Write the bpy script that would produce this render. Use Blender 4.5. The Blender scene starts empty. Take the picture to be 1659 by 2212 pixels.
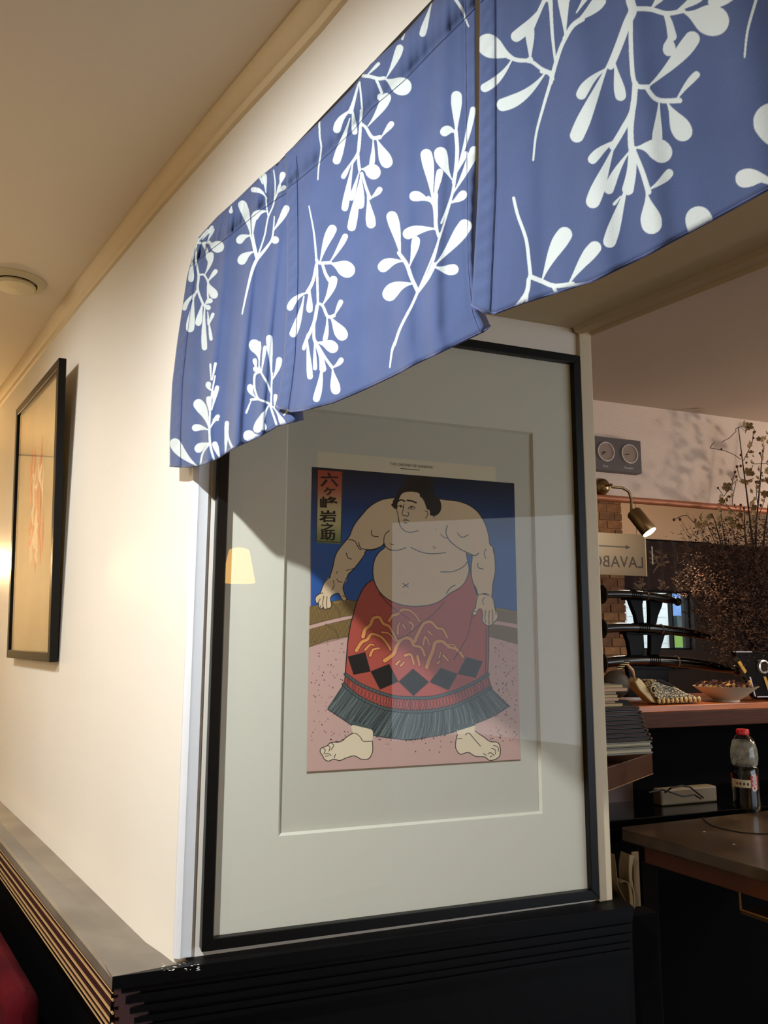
import bpy, math, random
import numpy as np
from mathutils import Matrix, Vector
random.seed(4)
SC = bpy.context.scene
# ------------------------------------------------------------------ camera
W, H, F = 1659.0, 2212.0, 1750.0
PITCH, ROLL = math.atan(275.5 / 1750), 0.0029
EYE = np.array([0.0, 0.0, 1.5])
_f = np.array([0, math.cos(PITCH), math.sin(PITCH)])
_r0 = np.array([1.0, 0, 0]); _u0 = np.array([0, -math.sin(PITCH), math.cos(PITCH)])
_r = _r0 * math.cos(ROLL) + _u0 * math.sin(ROLL)
_u = _u0 * math.cos(ROLL) - _r0 * math.sin(ROLL)
cam = bpy.data.cameras.new('camera')
cam.sensor_fit = 'HORIZONTAL'; cam.sensor_width = 36; cam.lens = F / W * 36
cam.clip_start = 0.02; cam.clip_end = 60
camo = bpy.data.objects.new('camera', cam); SC.collection.objects.link(camo)
camo.matrix_world = Matrix([[_r[0], _u[0], -_f[0], EYE[0]], [_r[1], _u[1], -_f[1], EYE[1]],
                            [_r[2], _u[2], -_f[2], EYE[2]], [0, 0, 0, 1]])
SC.camera = camo
SC.view_settings.view_transform = 'Standard'; SC.view_settings.look = 'None'
SC.view_settings.exposure = 0.0; SC.view_settings.gamma = 1.0
SC.view_settings.use_curve_mapping = False
# ------------------------------------------------------------------ world (daylight behind the far window)
wd = bpy.data.worlds.new('world'); SC.world = wd; wd.use_nodes = True
wd.node_tree.nodes['Background'].inputs[0].default_value = (0.80, 0.90, 1.0, 1)
wd.node_tree.nodes['Background'].inputs[1].default_value = 3.2

def ray(px, py):
    return _r * (px - W / 2) + _u * (H / 2 - py) + _f * F
def hitz(px, py, z):
    d = ray(px, py); return EYE + d * ((z - EYE[2]) / d[2])
def proj(P):
    d = np.asarray(P) - EYE; z = d @ _f
    return W / 2 + F * (d @ _r) / z, H / 2 - F * (d @ _u) / z

class Plane:      # upright plane: local x along the wall, y into the wall, z up
    def __init__(s, O, xd):
        s.O = np.array([O[0], O[1], 0.0]); xd = np.array([xd[0], xd[1], 0.0]); s.x = xd / np.linalg.norm(xd)
        s.y = np.array([-s.x[1], s.x[0], 0.0])
        s.M = Matrix([[s.x[0], s.y[0], 0, s.O[0]], [s.x[1], s.y[1], 0, s.O[1]], [0, 0, 1, 0], [0, 0, 0, 1]])
    def hit(s, px, py, y=0.0):
        d = ray(px, py); t = (y - (EYE - s.O) @ s.y) / (d @ s.y); P = EYE + d * t - s.O
        return float(P @ s.x), float(P[2])
    def P(s, x, y, z): return s.O + s.x * x + s.y * y + np.array([0, 0, z])
    def loc(s, P): q = np.asarray(P) - s.O; return float(q @ s.x), float(q @ s.y), float(P[2])
    def px(s, x, y, z): return proj(s.P(x, y, z))

RAIL = 0.90
C = hitz(376, 2068, RAIL)
A = Plane(C, -ray(-370, 1378))
B = Plane(C, ray(5400, 1395))
CEIL1, SOFF, CEIL2 = 2.69, None, 2.47
LB = B.hit(1322, 1940, -0.01)[0]
SOFF = B.hit(1248, 712)[1]
W2 = Plane(hitz(1275, 863, CEIL2), B.x)
CREAM_A = A

# ------------------------------------------------------------------ lights
def light(kind, name, loc, energy, col, size=0.1, rot=None, spot=None):
    l = bpy.data.lights.new(name, kind); l.energy = energy; l.color = col
    if kind == 'AREA': l.shape = 'DISK'; l.size = size
    else: l.shadow_soft_size = size
    if kind == 'SPOT' and spot: l.spot_size = spot; l.spot_blend = 1.0 if 'ceiling_lamp' in name else 0.5
    o = bpy.data.objects.new(name, l); SC.collection.objects.link(o); o.location = loc
    if rot is not None: o.rotation_euler = Vector(rot).to_track_quat('-Z', 'Y').to_euler()
    return o
# key: the light whose rays graze the noren's hem; its plane is fixed by the hem's shadow on the framed print
nz = A.hit(367, 1008)[1]
p2 = A.loc(B.P(*(lambda h: (h[0], 0.0, h[1]))(B.hit(1262, 1600))))
KEY_Y = 1.06
slope = (nz - p2[2]) / p2[1]
KEYP = A.P(0.80, -KEY_Y, nz + slope * KEY_Y)
light('SPOT', 'key_ceiling_lamp', KEYP, 178, (0.95, 0.98, 1.0), 0.03, tuple(A.P(.15, .1, .6) - KEYP), math.radians(116))
light('SPOT', 'second_ceiling_lamp', A.P(-1.15, -1.12, 2.60), 66, (1.0, 0.99, 0.95), 0.14, (A.y[0] * .75, A.y[1] * .75, -1.0), math.radians(125))  # unseen spot added to brighten the left of wall A
light('AREA', 'room_fill_lamp', A.P(-0.5, -2.2, CEIL1 - 0.35), 16, (1.0, 0.78, 0.52), 0.6, (0, 0, -1))  # unseen area light added as general fill, no fixture
light('POINT', 'room_glow_lamp', A.P(-.3, -2.3, 1.7), 20, (1.0, 0.76, 0.48), 0.25)  # unseen point light added behind the camera as warm fill

# ------------------------------------------------------------------ materials
def lin(c):
    c = c / 255.0
    return c / 12.92 if c <= 0.04045 else ((c + 0.055) / 1.055) ** 2.4
def rgb(c): return (lin(c[0]), lin(c[1]), lin(c[2]), 1)
_m = {}
def mat(name, col, rough=0.6, metal=0.0, bump=None, var=None, emit=None, coat=0, sheen=0, spec=0.5):
    if name in _m: return _m[name]
    m = bpy.data.materials.new(name); m.use_nodes = True; nt = m.node_tree
    b = nt.nodes['Principled BSDF']; b.inputs['Roughness'].default_value = rough
    b.inputs['Metallic'].default_value = metal; b.inputs['Base Color'].default_value = rgb(col)
    b.inputs['Specular IOR Level'].default_value = spec
    if coat: b.inputs['Coat Weight'].default_value = coat; b.inputs['Coat Roughness'].default_value = 0.12
    if sheen: b.inputs['Sheen Weight'].default_value = sheen
    if emit: b.inputs['Emission Color'].default_value = rgb(emit[0]); b.inputs['Emission Strength'].default_value = emit[1]
    tc = nt.nodes.new('ShaderNodeTexCoord')
    if var:      # (colour2, scale, stretch)
        n = nt.nodes.new('ShaderNodeTexNoise'); n.inputs['Scale'].default_value = var[1]; n.inputs['Detail'].default_value = 5
        mp = nt.nodes.new('ShaderNodeMapping'); mp.inputs['Scale'].default_value = var[2] if len(var) > 2 else (1, 1, 1)
        mx = nt.nodes.new('ShaderNodeMix'); mx.data_type = 'RGBA'
        rp = nt.nodes.new('ShaderNodeMapRange'); rp.inputs[1].default_value = 0.35; rp.inputs[2].default_value = 0.65
        nt.links.new(tc.outputs['Object'], mp.inputs[0]); nt.links.new(mp.outputs[0], n.inputs['Vector'])
        nt.links.new(n.outputs[0], rp.inputs[0]); nt.links.new(rp.outputs[0], mx.inputs[0])
        mx.inputs[6].default_value = rgb(col); mx.inputs[7].default_value = rgb(var[0])
        nt.links.new(mx.outputs[2], b.inputs['Base Color'])
    if bump:     # (scale, distance)
        n = nt.nodes.new('ShaderNodeTexNoise'); n.inputs['Scale'].default_value = bump[0]; n.inputs['Detail'].default_value = 4
        bp = nt.nodes.new('ShaderNodeBump'); bp.inputs['Distance'].default_value = bump[1]; bp.inputs['Strength'].default_value = 0.6
        nt.links.new(tc.outputs['Object'], n.inputs['Vector']); nt.links.new(n.outputs[0], bp.inputs['Height'])
        nt.links.new(bp.outputs[0], b.inputs['Normal'])
    _m[name] = m; return m
def glass_mat(name, tint=(1, 1, 1), ior=1.5, gain=1.0):
    m = bpy.data.materials.new(name); m.use_nodes = True; nt = m.node_tree; nt.nodes.clear()
    o = nt.nodes.new('ShaderNodeOutputMaterial'); t = nt.nodes.new('ShaderNodeBsdfTransparent'); g = nt.nodes.new('ShaderNodeBsdfGlossy')
    g.inputs['Roughness'].default_value = 0.0; t.inputs[0].default_value = (*tint, 1)
    f = nt.nodes.new('ShaderNodeFresnel'); f.inputs[0].default_value = ior
    mu = nt.nodes.new('ShaderNodeMath'); mu.operation = 'MULTIPLY'; mu.inputs[1].default_value = gain; mu.use_clamp = True
    mx = nt.nodes.new('ShaderNodeMixShader')
    ge = nt.nodes.new('ShaderNodeNewGeometry'); iv = nt.nodes.new('ShaderNodeMath'); iv.operation = 'SUBTRACT'; iv.inputs[0].default_value = 1.0
    m2 = nt.nodes.new('ShaderNodeMath'); m2.operation = 'MULTIPLY'     # one reflecting face: the outer one
    nt.links.new(ge.outputs['Backfacing'], iv.inputs[1]); nt.links.new(iv.outputs[0], m2.inputs[0])
    nt.links.new(f.outputs[0], mu.inputs[0]); nt.links.new(mu.outputs[0], m2.inputs[1]); nt.links.new(m2.outputs[0], mx.inputs[0])
    nt.links.new(t.outputs[0], mx.inputs[1]); nt.links.new(g.outputs[0], mx.inputs[2]); nt.links.new(mx.outputs[0], o.inputs[0])
    return m
def image_mat(name, arr, rough=0.6, data=False, cols=None, bump=None, var=0.0, sheen=0.0, trans=0.0):
    h, w = arr.shape[:2]
    im = bpy.data.images.new(name, w, h, alpha=False)
    if data: im.colorspace_settings.name = 'Non-Color'
    px = np.ones((h, w, 4), np.float32)
    px[..., :3] = (arr[..., None] if arr.ndim == 2 else arr)
    im.pixels.foreach_set(np.ascontiguousarray(px[::-1]).ravel()); im.update(); im.pack()
    m = bpy.data.materials.new(name); m.use_nodes = True; nt = m.node_tree; b = nt.nodes['Principled BSDF']
    b.inputs['Roughness'].default_value = rough; b.inputs['Specular IOR Level'].default_value = 0.3
    if sheen: b.inputs['Sheen Weight'].default_value = sheen
    t = nt.nodes.new('ShaderNodeTexImage'); t.image = im; t.extension = 'EXTEND'
    out = t.outputs[0]
    if cols:
        mx = nt.nodes.new('ShaderNodeMix'); mx.data_type = 'RGBA'
        n = nt.nodes.new('ShaderNodeTexNoise'); n.inputs['Scale'].default_value = 14; n.inputs['Detail'].default_value = 6
        tc = nt.nodes.new('ShaderNodeTexCoord'); nt.links.new(tc.outputs['Object'], n.inputs['Vector'])
        m2 = nt.nodes.new('ShaderNodeMix'); m2.data_type = 'RGBA'; m2.inputs[6].default_value = rgb(cols[0]); m2.inputs[7].default_value = rgb(cols[1])
        nt.links.new(n.outputs[0], m2.inputs[0]); nt.links.new(m2.outputs[2], mx.inputs[6])
        mx.inputs[7].default_value = rgb(cols[2]); nt.links.new(out, mx.inputs[0]); out = mx.outputs[2]
    nt.links.new(out, b.inputs['Base Color'])
    if bump:
        tc = nt.nodes.new('ShaderNodeTexCoord')
        n = nt.nodes.new('ShaderNodeTexNoise'); n.inputs['Scale'].default_value = bump[0]
        bp = nt.nodes.new('ShaderNodeBump'); bp.inputs['Distance'].default_value = bump[1]; bp.inputs['Strength'].default_value = 0.5
        nt.links.new(tc.outputs['Object'], n.inputs['Vector']); nt.links.new(n.outputs[0], bp.inputs['Height']); nt.links.new(bp.outputs[0], b.inputs['Normal'])
    _m[name] = m; return m

# ------------------------------------------------------------------ mesh helpers
class MB:
    def __init__(s): s.v = []; s.f = []; s.uv = None
    def add(s, vs, fs):
        n = len(s.v); s.v += [tuple(map(float, v)) for v in vs]; s.f += [tuple(i + n for i in f) for f in fs]; return s
    def box(s, x0, x1, y0, y1, z0, z1):
        return s.add([(x, y, z) for x in (x0, x1) for y in (y0, y1) for z in (z0, z1)],
                     [(0, 1, 3, 2), (4, 6, 7, 5), (0, 4, 5, 1), (2, 3, 7, 6), (0, 2, 6, 4), (1, 5, 7, 3)])
    def prism(s, poly, a0, a1, ax='z'):     # poly 2-D, extruded along ax between a0 and a1
        n = len(poly)
        def mk(p, a): return {'z': (p[0], p[1], a), 'y': (p[0], a, p[1]), 'x': (a, p[0], p[1])}[ax]
        vs = [mk(p, a0) for p in poly] + [mk(p, a1) for p in poly]
        return s.add(vs, [tuple(range(n))[::-1], tuple(range(n, 2 * n))] + [(i, (i + 1) % n, n + (i + 1) % n, n + i) for i in range(n)])
    def tube(s, pts, r, n=8, closed=False):
        pts = [Vector(p) for p in pts]; m = len(pts); rr = r if isinstance(r, (list, tuple)) else [r] * m
        vs = []; up = None
        for i in range(m):
            t = (pts[min(i + 1, m - 1)] - pts[max(i - 1, 0)])
            t = t.normalized() if t.length > 1e-9 else Vector((0, 0, 1))
            if up is None: up = Vector((0, 0, 1)) if abs(t.z) < .9 else Vector((1, 0, 0))
            a = t.cross(up).normalized(); b = a.cross(t).normalized(); up = b
            for k in range(n):
                q = 2 * math.pi * k / n; vs.append(pts[i] + (a * math.cos(q) + b * math.sin(q)) * rr[i])
        fs = [(i * n + k, i * n + (k + 1) % n, (i + 1) * n + (k + 1) % n, (i + 1) * n + k) for i in range(m - 1) for k in range(n)]
        fs += [tuple(range(n))[::-1], tuple(range((m - 1) * n, m * n))]
        return s.add(vs, fs)
    def lathe(s, prof, n=32, c=(0, 0, 0), axis='z', caps=True):
        vs = []; m = len(prof)
        for (r, z) in prof:
            for k in range(n):
                q = 2 * math.pi * k / n; x, y = r * math.cos(q), r * math.sin(q)
                p = {'z': (x, y, z), 'y': (x, z, y), 'x': (z, x, y)}[axis]
                vs.append((c[0] + p[0], c[1] + p[1], c[2] + p[2]))
        fs = [(i * n + k, i * n + (k + 1) % n, (i + 1) * n + (k + 1) % n, (i + 1) * n + k) for i in range(m - 1) for k in range(n)]
        if caps: fs += [tuple(range(n))[::-1], tuple(range((m - 1) * n, m * n))]
        return s.add(vs, fs)
    def ball(s, c, r, n=10, m=6, sc=(1, 1, 1)):
        return s.lathe([(max(1e-4, r * math.sin(math.pi * i / m)) , -r * math.cos(math.pi * i / m)) for i in range(m + 1)], n, (0, 0, 0), caps=False)._mv(c, sc, n * (m + 1))
    def _mv(s, c, sc, k):
        for i in range(len(s.v) - k, len(s.v)):
            v = s.v[i]; s.v[i] = (c[0] + v[0] * sc[0], c[1] + v[1] * sc[1], c[2] + v[2] * sc[2])
        return s
    def grid(s, P, uv=None):     # P[i][j]
        a, b = len(P), len(P[0]); n = len(s.v)
        s.add([p for row in P for p in row], [(i * b + j, i * b + j + 1, (i + 1) * b + j + 1, (i + 1) * b + j) for i in range(a - 1) for j in range(b - 1)])
        if uv is not None: s.uv = [q for row in uv for q in row]
        return s
    def build(s, name, m, parent=None, M=None, smooth=False, bevel=0, solid=0, sub=0, loc=None, angle=40):
        me = bpy.data.meshes.new(name)
        if loc is not None: s.v = [(v[0] - loc[0], v[1] - loc[1], v[2] - loc[2]) for v in s.v]
        me.from_pydata(s.v, [], s.f)
        if s.uv:
            l = me.uv_layers.new(name='uv')
            idx = np.empty(len(me.loops), np.int32); me.loops.foreach_get('vertex_index', idx)
            l.data.foreach_set('uv', np.array(s.uv, np.float32)[idx].ravel())
        import bmesh
        bm = bmesh.new(); bm.from_mesh(me); bmesh.ops.recalc_face_normals(bm, faces=bm.faces); bm.to_mesh(me); bm.free()
        me.materials.append(m if not isinstance(m, str) else _m[m])
        if smooth:
            me.polygons.foreach_set('use_smooth', [True] * len(me.polygons))
            if hasattr(me, 'set_sharp_from_angle'): me.set_sharp_from_angle(angle=math.radians(angle))
        o = bpy.data.objects.new(name, me); SC.collection.objects.link(o)
        if M is not None:
            o.matrix_world = M @ Matrix.Translation(loc) if loc is not None else M
        elif loc is not None and parent is None: o.location = loc
        if parent is not None: o.parent = parent
        if sub:
            q = o.modifiers.new('s', 'SUBSURF'); q.levels = q.render_levels = sub
        if solid:
            q = o.modifiers.new('t', 'SOLIDIFY'); q.thickness = solid; q.offset = 0
        if bevel:
            q = o.modifiers.new('b', 'BEVEL'); q.width = bevel; q.segments = 2; q.limit_method = 'ANGLE'; q.angle_limit = math.radians(35)
        return o
def tag(o, label=None, cat=None, group=None, kind=None):
    if label: o['label'] = label
    if cat: o['category'] = cat
    if group: o['group'] = group
    if kind: o['kind'] = kind
    return o
def thing(name, label, cat, M, loc=(0, 0, 0), rot=None, group=None):
    o = bpy.data.objects.new(name, None); o.empty_display_size = 0.05; SC.collection.objects.link(o)
    o.matrix_world = M @ Matrix.Translation(loc) @ (rot if rot is not None else Matrix.Identity(4))
    return tag(o, label, cat, group)
def struct(name, mb, m, parent=None, **k):
    o = mb.build(name, m, parent, **k)
    if parent is None: o['kind'] = 'structure'
    return o
def text_mesh(body, size, offset=0.0, extrude=0.0, spacing=1.0):
    cu = bpy.data.curves.new('lettering', 'FONT'); cu.body = body; cu.size = size; cu.offset = offset; cu.extrude = extrude
    cu.align_x = 'CENTER'; cu.align_y = 'CENTER'; cu.space_character = spacing
    o = bpy.data.objects.new('lettering', cu); SC.collection.objects.link(o)
    bpy.context.view_layer.update()
    dg = bpy.context.evaluated_depsgraph_get(); me = bpy.data.meshes.new_from_object(o.evaluated_get(dg))
    bpy.data.objects.remove(o); return me
def text_obj(body, size, m, parent, x, y, z, mirror=False, rotz90=False, offset=0.0, extrude=0.0006, tilt=None, spacing=1.0):
    me = text_mesh(body, size, offset, extrude, spacing); me.name = 'lettering'
    me.transform(Matrix.Rotation(math.radians(90), 4, 'X'))
    if rotz90: me.transform(Matrix.Rotation(math.radians(90), 4, 'Y'))
    if mirror: me.transform(Matrix.Scale(-1, 4, (1, 0, 0))); me.flip_normals()
    if tilt is not None: me.transform(tilt)
    me.materials.clear(); me.materials.append(m)
    o = bpy.data.objects.new('lettering', me); SC.collection.objects.link(o); o.location = (x, y, z); o.parent = parent
    return o

# ------------------------------------------------------------------ 2-D painter for flat prints
class Canvas:
    def __init__(s, x0, y0, x1, y1, k, col):
        s.x0, s.y0, s.k = x0, y0, k; s.w, s.h = int((x1 - x0) * k), int((y1 - y0) * k)
        s.a = np.empty((s.h, s.w, 3), np.float32); s.a[:] = [c / 255 for c in col]; s.T = (1, 0, 0)
    def t(s, p):
        q, ox, oy = s.T; return ((p[0] / q + ox - s.x0) * s.k, (p[1] / q + oy - s.y0) * s.k)
    def _c(s, col): return np.array([c / 255 for c in col], np.float32)
    def poly(s, pts, col, smooth=False):
        if smooth: pts = catmull(pts, True)
        P = np.array([s.t(p) for p in pts]); n = len(P); col = s._c(col)
        ya, yb = max(0, int(P[:, 1].min())), min(s.h - 1, int(P[:, 1].max()) + 1)
        Q = np.roll(P, -1, 0)
        for y in range(ya, yb + 1):
            yc = y + .5; m = (P[:, 1] <= yc) != (Q[:, 1] <= yc)
            if not m.any(): continue
            a, b = P[m], Q[m]; xs = np.sort(a[:, 0] + (yc - a[:, 1]) * (b[:, 0] - a[:, 0]) / (b[:, 1] - a[:, 1]))
            for i in range(0, len(xs) - 1, 2):
                u, v = max(0, int(round(xs[i]))), min(s.w, int(round(xs[i + 1])))
                if v > u: s.a[y, u:v] = col
    def stroke(s, pts, w, col, w1=None, smooth=True, prof=None):
        if smooth and len(pts) > 2: pts = catmull(pts, False)
        k = s.k / s.T[0]; n = len(pts); w1 = w if w1 is None else w1
        r = [prof(i / (n - 1)) * k / 2 if prof else (w + (w1 - w) * i / (n - 1)) * k / 2 for i in range(n)]
        P = [s.t(p) for p in pts]; col = s._c(col)
        for i in range(n - 1):
            (ax, ay), (bx, by) = P[i], P[i + 1]; R = max(r[i], r[i + 1], .5) + 1
            x0, x1 = max(0, int(min(ax, bx) - R)), min(s.w, int(max(ax, bx) + R) + 1)
            y0, y1 = max(0, int(min(ay, by) - R)), min(s.h, int(max(ay, by) + R) + 1)
            if x1 <= x0 or y1 <= y0: continue
            X, Y = np.meshgrid(np.arange(x0, x1) + .5 - ax, np.arange(y0, y1) + .5 - ay)
            dx, dy = bx - ax, by - ay; L = dx * dx + dy * dy + 1e-9
            t = np.clip((X * dx + Y * dy) / L, 0, 1)
            m = np.hypot(X - t * dx, Y - t * dy) <= np.maximum(r[i] + (r[i + 1] - r[i]) * t, .5)
            s.a[y0:y1, x0:x1][m] = col
    def leaf(s, x0, y0, x1, y1, w, col, bend=0.0):
        dx, dy = x1 - x0, y1 - y0; L = math.hypot(dx, dy)
        ux, uy = dx / L, dy / L; e = max(0.0, L - w / 2) / L
        cx, cy = x0 + dx * .5 - uy * bend * L, y0 + dy * .5 + ux * bend * L
        ex, ey = x0 + dx * e, y0 + dy * e; n = 14; pts = []
        for i in range(n + 1):
            t = i / n; pts.append(((1 - t) ** 2 * x0 + 2 * t * (1 - t) * cx + t * t * ex, (1 - t) ** 2 * y0 + 2 * t * (1 - t) * cy + t * t * ey))
        def pr(t):
            q = t * t * (3 - 2 * t); return min(8, w * .5) + (w - min(8, w * .5)) * (q ** .8) * (1 - .1 * max(0, t - .8) * 5)
        s.stroke(pts, 1, col, smooth=False, prof=pr)
    def tri(s, pts, col): s.poly(pts, col)
    def glyph(s, ch, cx, cy, size, col, offset=0.02, sx=1.0):
        me = text_mesh(ch, 1.0, offset)
        vs = [v.co for v in me.vertices]
        if not vs: return
        mx = (min(v.x for v in vs) + max(v.x for v in vs)) / 2; my = (min(v.y for v in vs) + max(v.y for v in vs)) / 2
        for p in me.polygons:
            s.poly([(cx + (vs[i].x - mx) * size * sx, cy - (vs[i].y - my) * size) for i in p.vertices], col)
        bpy.data.meshes.remove(me)
    def blur(s):
        a = s.a; p = np.pad(a, ((1, 1), (1, 1), (0, 0)), 'edge')
        s.a = (p[1:-1, 1:-1] * 2 + p[:-2, 1:-1] + p[2:, 1:-1] + p[1:-1, :-2] + p[1:-1, 2:]) / 6
    def bake(s, pl, x0, x1, z0, z1, y, res):
        w, h = int((x1 - x0) * res), int((z1 - z0) * res)
        X, Z = np.meshgrid(x0 + (np.arange(w) + .5) / w * (x1 - x0), z1 - (np.arange(h) + .5) / h * (z1 - z0))
        P = pl.O[None, None] + X[..., None] * pl.x + y * pl.y + Z[..., None] * np.array([0, 0, 1.]) - EYE
        zc = np.maximum(P @ _f, .05); u = (W / 2 + F * (P @ _r) / zc - s.x0) * s.k - .5; v = (H / 2 - F * (P @ _u) / zc - s.y0) * s.k - .5
        u = np.clip(u, 0, s.w - 1.001); v = np.clip(v, 0, s.h - 1.001); i, j = v.astype(int), u.astype(int)
        a, b = (v - i)[..., None], (u - j)[..., None]; c = s.a
        return c[i, j] * (1 - a) * (1 - b) + c[i, j + 1] * (1 - a) * b + c[i + 1, j] * a * (1 - b) + c[i + 1, j + 1] * a * b
def catmull(p, closed, n=6):
    m = len(p); out = []
    g = (lambda i: p[i % m]) if closed else (lambda i: p[min(max(i, 0), m - 1)])
    for i in range(m if closed else m - 1):
        a, b, c, d = g(i - 1), g(i), g(i + 1), g(i + 2)
        for k in range(n):
            t = k / n
            out.append(tuple(.5 * (2 * b[q] + (c[q] - a[q]) * t + (2 * a[q] - 5 * b[q] + 4 * c[q] - d[q]) * t * t + (3 * b[q] - a[q] - 3 * c[q] + d[q]) * t ** 3) for q in (0, 1)))
    if not closed: out.append(tuple(p[-1]))
    return out

#%%MATS
plaster = mat('plaster_cream', (240, 236, 226), 0.42, bump=(22, 0.0012), var=((236, 231, 219), 1.3))
plaster_b = mat('plaster_reveal', (226, 216, 196), 0.6, bump=(60, 0.0008))
ceil_m = mat('ceiling_paint', (226, 212, 188), 0.7, bump=(40, 0.0005))
ceil2_m = mat('ceiling_paint_taupe', (196, 180, 164), 0.8, bump=(90, 0.0005), var=((190, 174, 154), 1.5))
soffit_m = mat('soffit_paint', (214, 196, 158), 0.6, bump=(40, 0.0006))
trim_w = mat('gloss_white_trim', (226, 230, 234), 0.35, bump=(45, 0.0012))
black_rail = mat('black_rail_paint', (4, 4, 6), 0.5, bump=(30, 0.0008), spec=.14)
ledge_m = mat('worn_ledge_paint', (122, 114, 102), 0.45, bump=(25, 0.001), var=((102, 94, 84), 6))
fluted_m = mat('fluted_moulding', (62, 36, 34), 0.3, coat=0.3)
frame_blk = mat('frame_black', (6, 6, 7), 0.4, spec=.25)
floor_m = mat('floor_dark', (60, 46, 36), 0.5)
#%%STRUCT
# ------------------------------------------------------------------ room shell
def A2(*pts): return [tuple(A.P(x, y, 0)[:2]) for x, y in pts]
CE = sorted([(lambda h: (h[0], h[1]))(A.hit(x, y, -.034)) for x, y in ((0, 836), (159, 617), (227, 528), (323, 400), (480, 205), (652, 0))])
CE = [(-4.4, CE[0][1] + .03)] + CE + [(4.7, CE[-1][1] - .03)]
def interp(tab, s_):
    for (a, za), (b, zb_) in zip(tab, tab[1:]):
        if s_ <= b or (b, zb_) == tab[-1]: return za + (zb_ - za) * min(1, max(0, (s_ - a) / (b - a)))
RI = sorted([A.hit(x, y, 0) for x, y in ((0, 1741), (60, 1807), (130, 1875), (226, 1959), (301, 2026), (362, 2068))]); RI = [(-4.1, RI[0][1])] + RI + [(.1, .895)]
RO = sorted([A.hit(x, y, -.122) for x, y in ((0, 1813), (243, 2109))]); RO = [(-4.1, RO[0][1])] + RO[:1] + [(RO[1][0], RAIL), (.2, .9)]
bl = B.P(LB, 0, 0)[:2]; left4 = -4.2 * A.x[:2]
foot = [tuple(C[:2]), tuple(C[:2] + left4), tuple(bl + left4), tuple(bl)]
struct('wall_left', MB().prism(foot, 0, CEIL1 + .1), plaster)
rx = 5.0
# header above the opening and its soffit
OPEN = 3.1
hd = [tuple(C[:2]), tuple(bl), tuple(bl + A.x[:2] * rx), tuple(C[:2] + A.x[:2] * rx)]
struct('wall_header', MB().prism(hd, SOFF + .012, CEIL1 + .1), plaster)
struct('trim_1', MB().prism([tuple(C[:2] + A.x[:2] * .004), tuple(bl), tuple(bl + A.x[:2] * OPEN), tuple(C[:2] + A.x[:2] * OPEN)], SOFF, SOFF + .012), soffit_m)
rw = [tuple(C[:2] + A.x[:2] * OPEN), tuple(bl + A.x[:2] * (OPEN + .3)), tuple(bl + A.x[:2] * 4.5), tuple(C[:2] + A.x[:2] * 4.5)]
struct('wall_right', MB().prism(rw, 0, CEIL1 + .1), plaster)
# room 1: floor, ceiling, far walls
def quad(p, z0, z1): return MB().prism(p, z0, z1)
P1 = A2((-4.3, 0.0), (4.6, 0.0), (4.6, -4.0), (-4.3, -4.0))
cs = [-4.3 + i * .22 for i in range(41)]
cg = MB().grid([[tuple(A.P(s_, .1, interp(CE, s_))), tuple(A.P(s_, -.05, interp(CE, s_))), tuple(A.P(s_, -1.2, CEIL1 * .7 + .3 * interp(CE, s_))), tuple(A.P(s_, -4.0, CEIL1))] for s_ in cs])
struct('ceiling', cg, ceil_m, smooth=True)
struct('floor', quad([tuple(q) for q in ((-8, -6), (9, -6), (9, 9), (-8, 9))], -.1, 0), floor_m)
struct('wall_back', MB().prism(A2((-4.3, -4.0), (4.6, -4.0), (4.6, -4.1), (-4.3, -4.1)), 0, CEIL1), plaster)
struct('wall_far_left', MB().prism(A2((-4.2, 0.0), (-4.3, 0.0), (-4.3, -4.0), (-4.2, -4.0)), 0, CEIL1), plaster)
struct('wall_far_right', MB().prism(A2((4.4, 0.0), (4.6, 0.0), (4.6, -4.0), (4.4, -4.0)), 0, CEIL1), plaster)
# crown moulding along wall A: cove + bead, irregular like old plaster
def crown(name, prof, s0, s1, n, M, m, wob=0.004):
    P = []
    for i in range(n + 1):
        t = i / n; w = wob * math.sin(t * 9) + wob * .5 * math.sin(t * 23)
        P.append([(s0 + (s1 - s0) * t, -a, z + w) for a, z in prof])
    return struct(name, MB().grid(P), m, M=M, smooth=True)
prof = [(0.0, -.052), (.008, -.050), (.012, -.044), (.012, -.036), (.020, -.032), (.030, -.022), (.034, -.012), (.034, .004)]
struct('trim_2', MB().grid([[(s_, -a, interp(CE, s_) + z) for a, z in prof] for s_ in [-4.2 + k * .08 for k in range(111)]]), mat('crown_paint', (228, 208, 170), .6), M=A.M, smooth=True)
ck = [A.hit(x, y, -.001) for x, y in ((106, 729), (125, 706), (141, 688))]; ck2 = [A.hit(x, y, -.001) for x, y in ((146, 683), (156, 668))]
for c_ in (ck, ck2): struct('trim_7' if c_ is ck else 'trim_8', MB().tube([(c_[0][0], 0, c_[0][1]), (c_[len(c_) // 2][0], -.001, c_[len(c_) // 2][1]), (c_[-1][0], 0, c_[-1][1])], .0016, 5), mat('crack_dark', (40, 26, 16), .9), M=A.M)
# corner bead boards of the reveal
def vboard(name, x0, x1, th, z0, z1, m):
    pr = [(x0, 0.01), (x0, -th + .004), (x0 + .004, -th), (x0 + .012, -th - .0035), (x0 + .018, -th), (x1 - .005, -th), (x1, -th + .005), (x1, 0.01)]
    return struct(name, MB().prism(pr, z0, z1), m, M=B.M, smooth=True)
vboard('trim_3', -.002, .036, .008, RAIL, SOFF, trim_w)
x_r0 = B.hit(1297, 1940, -.02)[0]
struct('trim_4', MB().box(x_r0 + .003, LB + .001, -.012, .012, RAIL, SOFF), mat('trim_cream', (216, 202, 172), .5, bump=(50, .001)), M=B.M, bevel=.003)
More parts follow.
